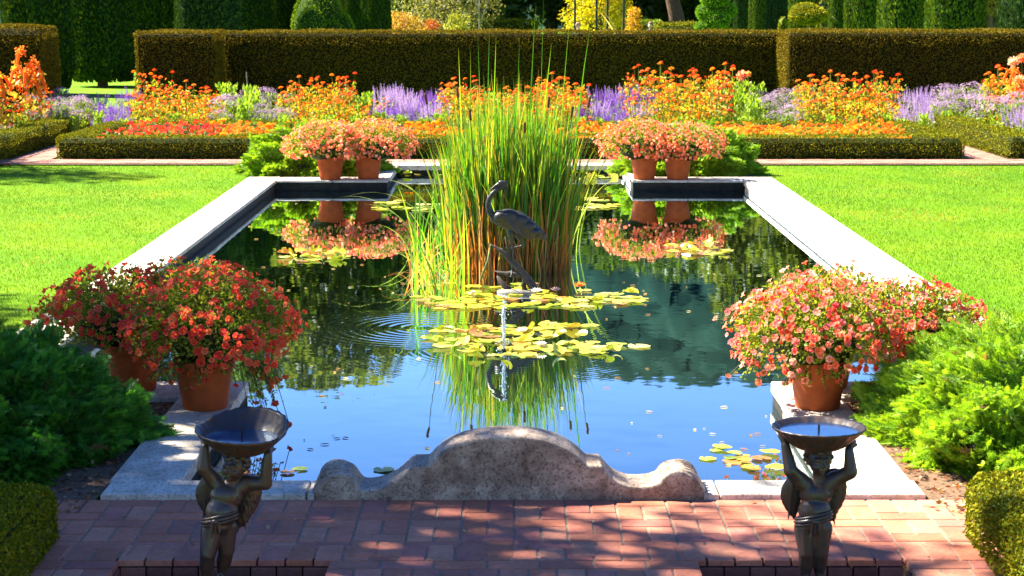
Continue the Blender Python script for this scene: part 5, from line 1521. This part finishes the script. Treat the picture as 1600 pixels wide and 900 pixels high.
def leafy_proto(h, r):
    t = empty('leafy_plant'); mb = MB(); leaves_in(mb, 300, r, 0.0, h, 0.11, [(0.26, 0.42, 0.03), (0.2, 0.35, 0.03), (0.32, 0.42, 0.05)], up=2.0); mb.build('foliage', M_leaf, t); return t
leafy = [leafy_proto(0.78, 0.2)]
def amaranth_proto(h):
    t = empty('amaranth'); mb = MB(); leaves_in(mb, 200, 0.3, 0.2, h * 0.8, 0.13, [(0.45, 0.30, 0.04), (0.30, 0.26, 0.03), (0.55, 0.20, 0.04)])
    mb.tube([(0, 0, 0), (0.02, 0, h * 0.85)], [0.02, 0.012], 6, (0.45, 0.25, 0.06)); mb.build('foliage', M_leaf, t)
    for k in range(13):
        w = rng.uniform(0, 6.28); r = rng.uniform(0.12, 0.30); z = h * rng.uniform(0.55, 0.98)
        dx, dy = math.cos(w) * r, math.sin(w) * r
        pts = [(dx * 0.1, dy * 0.1, z), (dx * 0.6, dy * 0.6, z + 0.10), (dx, dy, z + 0.05), (dx * 1.25, dy * 1.25, z - 0.12), (dx * 1.15, dy * 1.15, z - 0.2)]
        m2 = MB(); m2.tube(pts, [0.012, 0.02, 0.026, 0.022, 0.008], 6, (0.86, 0.25, 0.03))
        q = np.array(pts)[rng.integers(1, 4, 60)] + rng.normal(0, 0.025, (60, 3)); scatter(m2, LEAF, q, randdir(60), 0.04, pal(60, [(0.88, 0.28, 0.03), (0.9, 0.4, 0.05), (0.8, 0.18, 0.03)])); m2.build('plume', M_bloom, t)
    return t
amar = [amaranth_proto(1.3)]
PROTOS = tall + lowo + lowr + asters + salv + leafy + amar
usedp = set()
def plant(src, X, Y, s, label, cat, group, name=None):
    if src.name not in usedp: usedp.add(src.name); o = src
    else: o = copy_tree(src)
    o.location = (X, Y, -0.04); o.scale = (s * rng.uniform(0.85, 1.2), s * rng.uniform(0.85, 1.2), s * rng.uniform(0.82, 1.12)); o.rotation_euler = (0, 0, rng.uniform(-0.8, 0.8) if 'zinnia' in src.name else rng.uniform(0, 6.28))
    tag(o, label, cat, group)
def zone(p0, p1, kind, s, label, cat, group, rows=((35.4, 0.80), (36.8, 0.86), (38.6, 0.92), (40.6, 0.96)), step=0.47):
    for (Y, sc_) in rows:
        x0, x1 = px(p0 - rng.uniform(0, 12), Y), px(p1 + rng.uniform(0, 12), Y); n = max(1, int(round((x1 - x0) / step)))
        for k in range(n):
            X = x0 + (k + 0.5) * (x1 - x0) / n + rng.normal(0, 0.06)
            plant(kind[rng.integers(len(kind))], X, Y + rng.normal(0, 0.2), s * sc_, label, cat, group)
zone(52, 148, asters, 0.98, 'pale lavender aster at the left end of the tall border', 'aster', 'pale asters at the left end')
zone(146, 214, salv[:1], 0.85, 'violet salvia in front of the lawn gap', 'salvia', 'violet salvia before the lawn gap')
zone(216, 345, tall, 0.90, 'tall orange zinnia in front of the short stretch of yew hedge', 'zinnia', 'zinnias before the short hedge stretch')
zone(345, 402, leafy + asters[:1], 1.0, 'leafy green plant beside the pale wooden stake', 'plant', 'leafy plants by the stake')
zone(402, 458, asters, 0.92, 'lavender aster between the wooden stake and the zinnias', 'aster', 'asters right of the stake')
zone(458, 545, tall, 0.95, 'tall orange zinnia between the asters and the left purple salvia', 'zinnia', 'zinnias left of the purple salvia')
zone(545, 598, leafy + tall[:1], 0.75, 'yellow green plant just left of the purple salvia', 'plant', 'green plants left of the purple salvia')
zone(598, 690, salv, 0.98, 'purple salvia just left of the cattails', 'salvia', 'purple salvia left of the cattails')
zone(690, 760, tall, 0.92, 'orange zinnia seen through the left side of the cattails', 'zinnia', 'zinnias behind the cattails at left')
zone(760, 850, leafy + tall, 0.8, 'orange zinnia seen through the middle of the cattails', 'zinnia', 'flowers behind the middle of the cattails')
zone(850, 915, tall, 1.0, 'orange zinnia seen through the right side of the cattails', 'zinnia', 'zinnias behind the cattails at right')
zone(915, 1015, salv, 0.98, 'purple salvia just right of the cattails', 'salvia', 'purple salvia right of the cattails')
zone(985, 1140, tall, 1.08, 'tall orange zinnia left of the golden hedge end', 'zinnia', 'zinnias left of the golden hedge end')
zone(1140, 1180, leafy, 0.95, 'green leafy plant left of the pale asters', 'plant', 'leafy plants left of the golden hedge end')
zone(1180, 1262, asters, 0.98, 'pale lavender aster in front of the golden hedge end', 'aster', 'asters before the golden hedge end')
zone(1258, 1392, tall, 1.06, 'tall orange zinnia right of the golden hedge end', 'zinnia', 'zinnias right of the golden hedge end')
zone(1392, 1470, salv[1:] , 0.95, 'light purple salvia right of the last tall zinnias', 'salvia', 'light purple salvia at right')
zone(1462, 1545, asters, 1.15, 'tall lavender aster near the right edge', 'aster', 'tall asters near the right edge')
zone(1540, 1640, tall, 1.15, 'tall orange flower clump at the right edge', 'zinnia', 'orange flower clumps at the right edge')
zone(50, 1630, leafy, 0.55, 'short yellow green filler plant at the front of the tall border', 'plant', 'filler plants before the tall border', rows=((35.0, 0.95),), step=0.42)
# low beds between the box hedges
for Y in (31.0, 31.6, 32.25, 32.9, 33.55):
    n = 31
    for k in range(n):
        X = -6.55 + 13.1 * (k + 0.5) / n + rng.normal(0, 0.05); p = 797 + X / Y * 2985
        if 690 < p < 905 and Y > 32: continue
        if p < 340: plant(lowr[rng.integers(2)], X, Y, 0.98, 'low red orange marigold with dark leaves in the left end of the bed', 'marigold', 'red orange marigolds at the left end')
        elif p < 797: plant(lowo[rng.integers(3)], X, Y, 1.0, 'low orange marigold in the left half of the bed behind the box hedge', 'marigold', 'orange marigolds in the left half')
        else: plant(lowo[rng.integers(3)], X, Y, 1.0, 'low orange marigold in the right half of the bed behind the box hedge', 'marigold', 'orange marigolds in the right half')
# side beds
for (X, Y) in ((-8.95, 33.0), (-9.3, 34.2), (-8.8, 35.2)): plant(amar[0], X, Y, 1.08, 'tall amaranth with drooping orange plumes at the left edge', 'amaranth', 'amaranths at the left edge')
for (X, Y) in ((-8.75, 31.4), (-8.75, 32.2), (-8.7, 33.8), (-8.7, 36)): plant(tall[2], X, Y, 0.75, 'orange red zinnia in front of the amaranth at the left edge', 'zinnia', 'zinnias before the amaranths')
for (X, Y) in ((-8.9, 30.4), (-8.75, 30.9), (-9.2, 31.8)): plant(salv[0], X, Y, 0.95, 'violet salvia low at the left edge', 'salvia', 'salvia at the left edge')
for k in range(6): plant(salv[1], 8.9 + 0.45 * (k % 3) + rng.normal(0, .05), 32.6 + 1.0 * (k // 3), 0.95, 'light purple salvia behind the box hedge at the right edge', 'salvia', 'salvia at the right edge')
for k in range(7): plant(leafy[0], 8.75 + 0.3 * k, 31.6 + 0.2 * (k % 2), 0.62, 'bright green plant just behind the box hedge at the right edge', 'plant', 'green plants at the right edge')
for k in range(6): plant(asters[k % 2], 8.9 + 0.5 * (k % 3), 34.6 + 0.9 * (k // 3), 1.1, 'lavender aster behind the salvia at the right edge', 'aster', 'asters behind the right salvia')
for (X, Y) in ((9.6, 36.2), (10.3, 37.2)): plant(amar[0], X, Y, 1.02, 'amaranth with orange plumes at the right edge', 'amaranth', 'amaranths at the right edge')
for src in PROTOS:
    if src.name not in usedp:
        for ch in list(src.children): bpy.data.objects.remove(ch)
        bpy.data.objects.remove(src)
# single tall dahlias
def dahlia(px_, py_, Y, s, c, label):
    X, _, Z = D(px_, py_, Y); t = empty('dahlia', (X, Y, -0.04), 0, label, 'dahlia')
    mb = MB(); mb.tube([(0, 0, 0), (0.02, 0, Z * 0.5), (0, 0, Z)], 0.009, 5, (0.25, 0.2, 0.06)); leaves_in(mb, 60, 0.12, 0.1, Z * 0.85, 0.08, GRN); mb.build('stem', M_leaf, t)
    hb = MB(); dd = randdir(70); scatter(hb, LEAF, np.array([0, 0, Z + 0.04]) + dd * s * 0.25, dd + [0, 0, .1], s * 0.55, pal(70, c)); hb.ball((0, 0, Z + 0.04), s * 0.35, c[0]); hb.build('flower_head', M_bloom, t)
dahlia(1159, 118, 40, 0.16, [(0.85, 0.42, 0.25), (0.8, 0.3, 0.15)], 'peach dahlia standing above the leafy plants left of the golden hedge end')
dahlia(1169, 116, 40.5, 0.10, [(0.85, 0.45, 0.12)], 'small orange bud beside the peach dahlia')
dahlia(1584, 97, 38, 0.17, [(0.85, 0.62, 0.42), (0.85, 0.5, 0.3)], 'cream dahlia near the top right of the flowers')
dahlia(1597, 92, 38, 0.15, [(0.85, 0.32, 0.15)], 'coral dahlia at the right edge')
dahlia(1593, 128, 37, 0.2, [(0.88, 0.45, 0.25), (0.85, 0.35, 0.2)], 'large salmon dahlia low at the right edge')
mb = MB(); a = D(387, 142, 39.0); b = D(385, 112, 39.0); mb.tube([(a[0], a[1], -0.05), a, b], [0.016, 0.015, 0.013], 6, (0.5, 0.42, 0.32))
tag(mb.build('wooden_stake', M_bark), 'pale wooden stake standing up against the dark hedge', 'stake')

# arching amber grass beyond the hedge
t = empty('ornamental_grass', (px(983, 52), 52, -0.06), 0, 'amber ornamental grass arching over the hedge before the yellow tree', 'grass')
mb = MB(); n = 14
blades(mb, np.tile([0, 0, 0.0], (n, 1)) + rng.normal(0, 0.06, (n, 3)) * [1, 1, 0], np.concatenate([[2.9, 2.75, 2.5, 2.2], rng.uniform(1.2, 1.7, n - 4)]), np.concatenate([np.array([[-1.0, 0], [-0.85, 0.1], [-1.1, 0], [-1.0, -.1]]), rng.normal(0, 0.3, (n - 4, 2))]), np.full(n, 0.05), pal(n, [(0.75, 0.40, 0.10), (0.8, 0.55, 0.25), (0.7, 0.25, 0.05)]), seg=14)
mb.build('blades', M_leaf, t)

# ------------------------------------------------------------------ visitors beyond the hedge
def visitor(px_, Y, hgt, shirt, trousers, hair, label, turn):
    t = empty('person', (px(px_, Y), Y, -0.06), turn, label, 'person', 'visitors on the far lawn')
    s = hgt / 1.7
    def c(mb, a, b, ra, rb, **k): mb.capsule(np.array(a) * s, np.array(b) * s, ra * s, rb * s, **k)
    skin = (0.50, 0.30, 0.22)
    mb = MB()
    mb.ball(np.array((0, 0, 1.58)) * s, np.array((0.075, 0.092, 0.112)) * s, skin); c(mb, (0, 0.01, 1.38), (0, 0, 1.5), 0.055, 0.05, C=skin)
    mb.ball(np.array((0, -0.095, 1.565)) * s, 0.018 * s, skin)
    for e in (-1, 1):
        mb.ball(np.array((e * 0.078, 0.01, 1.57)) * s, (0.012, 0.02, 0.03), skin)
        c(mb, (e * 0.14, 0, 1.36), (e * 0.24, 0.0, 1.10), 0.045, 0.038, C=skin); c(mb, (e * 0.24, 0, 1.10), (e * 0.2, -0.12, 0.90), 0.036, 0.025, C=skin)
        for f in range(4): c(mb, (e * 0.2 + (f - 1.5) * 0.016, -0.14, 0.86), (e * 0.2 + (f - 1.5) * 0.018, -0.16, 0.79), 0.010, 0.008, C=skin)
        c(mb, (e * 0.2, -0.13, 0.88), (e * 0.16, -0.17, 0.84), 0.012, 0.009, C=skin); c(mb, (e * 0.2, -0.12, 0.9), (e * 0.2, -0.14, 0.86), 0.03, 0.03, C=skin)
        c(mb, (e * 0.09, 0, 0.9), (e * 0.1, 0, 0.48), 0.085, 0.055, C=skin); c(mb, (e * 0.1, 0, 0.48), (e * 0.1, 0.02, 0.08), 0.054, 0.035, C=skin); c(mb, (e * 0.1, 0.03, 0.04), (e * 0.11, -0.14, 0.03), 0.04, 0.03, C=skin)
    c(mb, (0, 0, 0.95), (0, 0, 1.32), 0.13, 0.13, C=skin)
    ms = bpy.data.materials.get('skin') or m_simple('skin', skin, 0.6)
    fuse(mb, 'body', ms, t, 0.012 * s, 2)
    mb = MB(); c(mb, (0, 0, 0.98), (0, 0, 1.3), 0.15, 0.16, C=shirt); c(mb, (-0.13, 0, 1.36), (0.13, 0, 1.36), 0.07, 0.07, C=shirt)
    for e in (-1, 1): c(mb, (e * 0.15, 0, 1.36), (e * 0.215, 0, 1.16), 0.06, 0.056, C=shirt)
    o = fuse(mb, 'shirt', m_simple('shirt_' + ('white' if shirt[0] > 0.5 else 'navy'), shirt, 0.9), t, 0.014 * s, 2)
    mb = MB(); c(mb, (0, 0, 0.92), (0, 0, 0.98), 0.145, 0.145, C=trousers)
    for e in (-1, 1): c(mb, (e * 0.09, 0, 0.9), (e * 0.1, 0, 0.48), 0.10, 0.072, C=trousers); c(mb, (e * 0.1, 0, 0.48), (e * 0.1, 0.02, 0.1), 0.07, 0.055, C=trousers)
    fuse(mb, 'trousers', m_simple('denim', trousers, 0.9), t, 0.014 * s, 2)
    mb = MB()
    for k in range(40):
        a = k * 2.399; u = k / 40; el = math.acos(1 - u * 1.2); v = np.array([math.sin(el) * math.cos(a), math.sin(el) * math.sin(a), math.cos(el)])
        if v[1] < -0.3 and v[2] < 0.55: continue
        mb.ball((np.array((0, 0.012, 1.60)) + v * [0.078, 0.093, 0.105]) * s, 0.028 * s, hair, su=7, sv=5)
    fuse(mb, 'hair', m_simple('hair', hair, 0.7), t, 0.012 * s, 1)
visitor(902, 72, 1.74, (0.75, 0.76, 0.8), (0.05, 0.07, 0.14), (0.20, 0.09, 0.05), 'person in a white shirt standing behind the hedge by the yellow tree', 0.4)
visitor(1013, 72, 1.76, (0.03, 0.04, 0.09), (0.06, 0.06, 0.08), (0.16, 0.08, 0.05), 'person in a dark navy top standing behind the hedge, right of the yellow tree', -0.3)
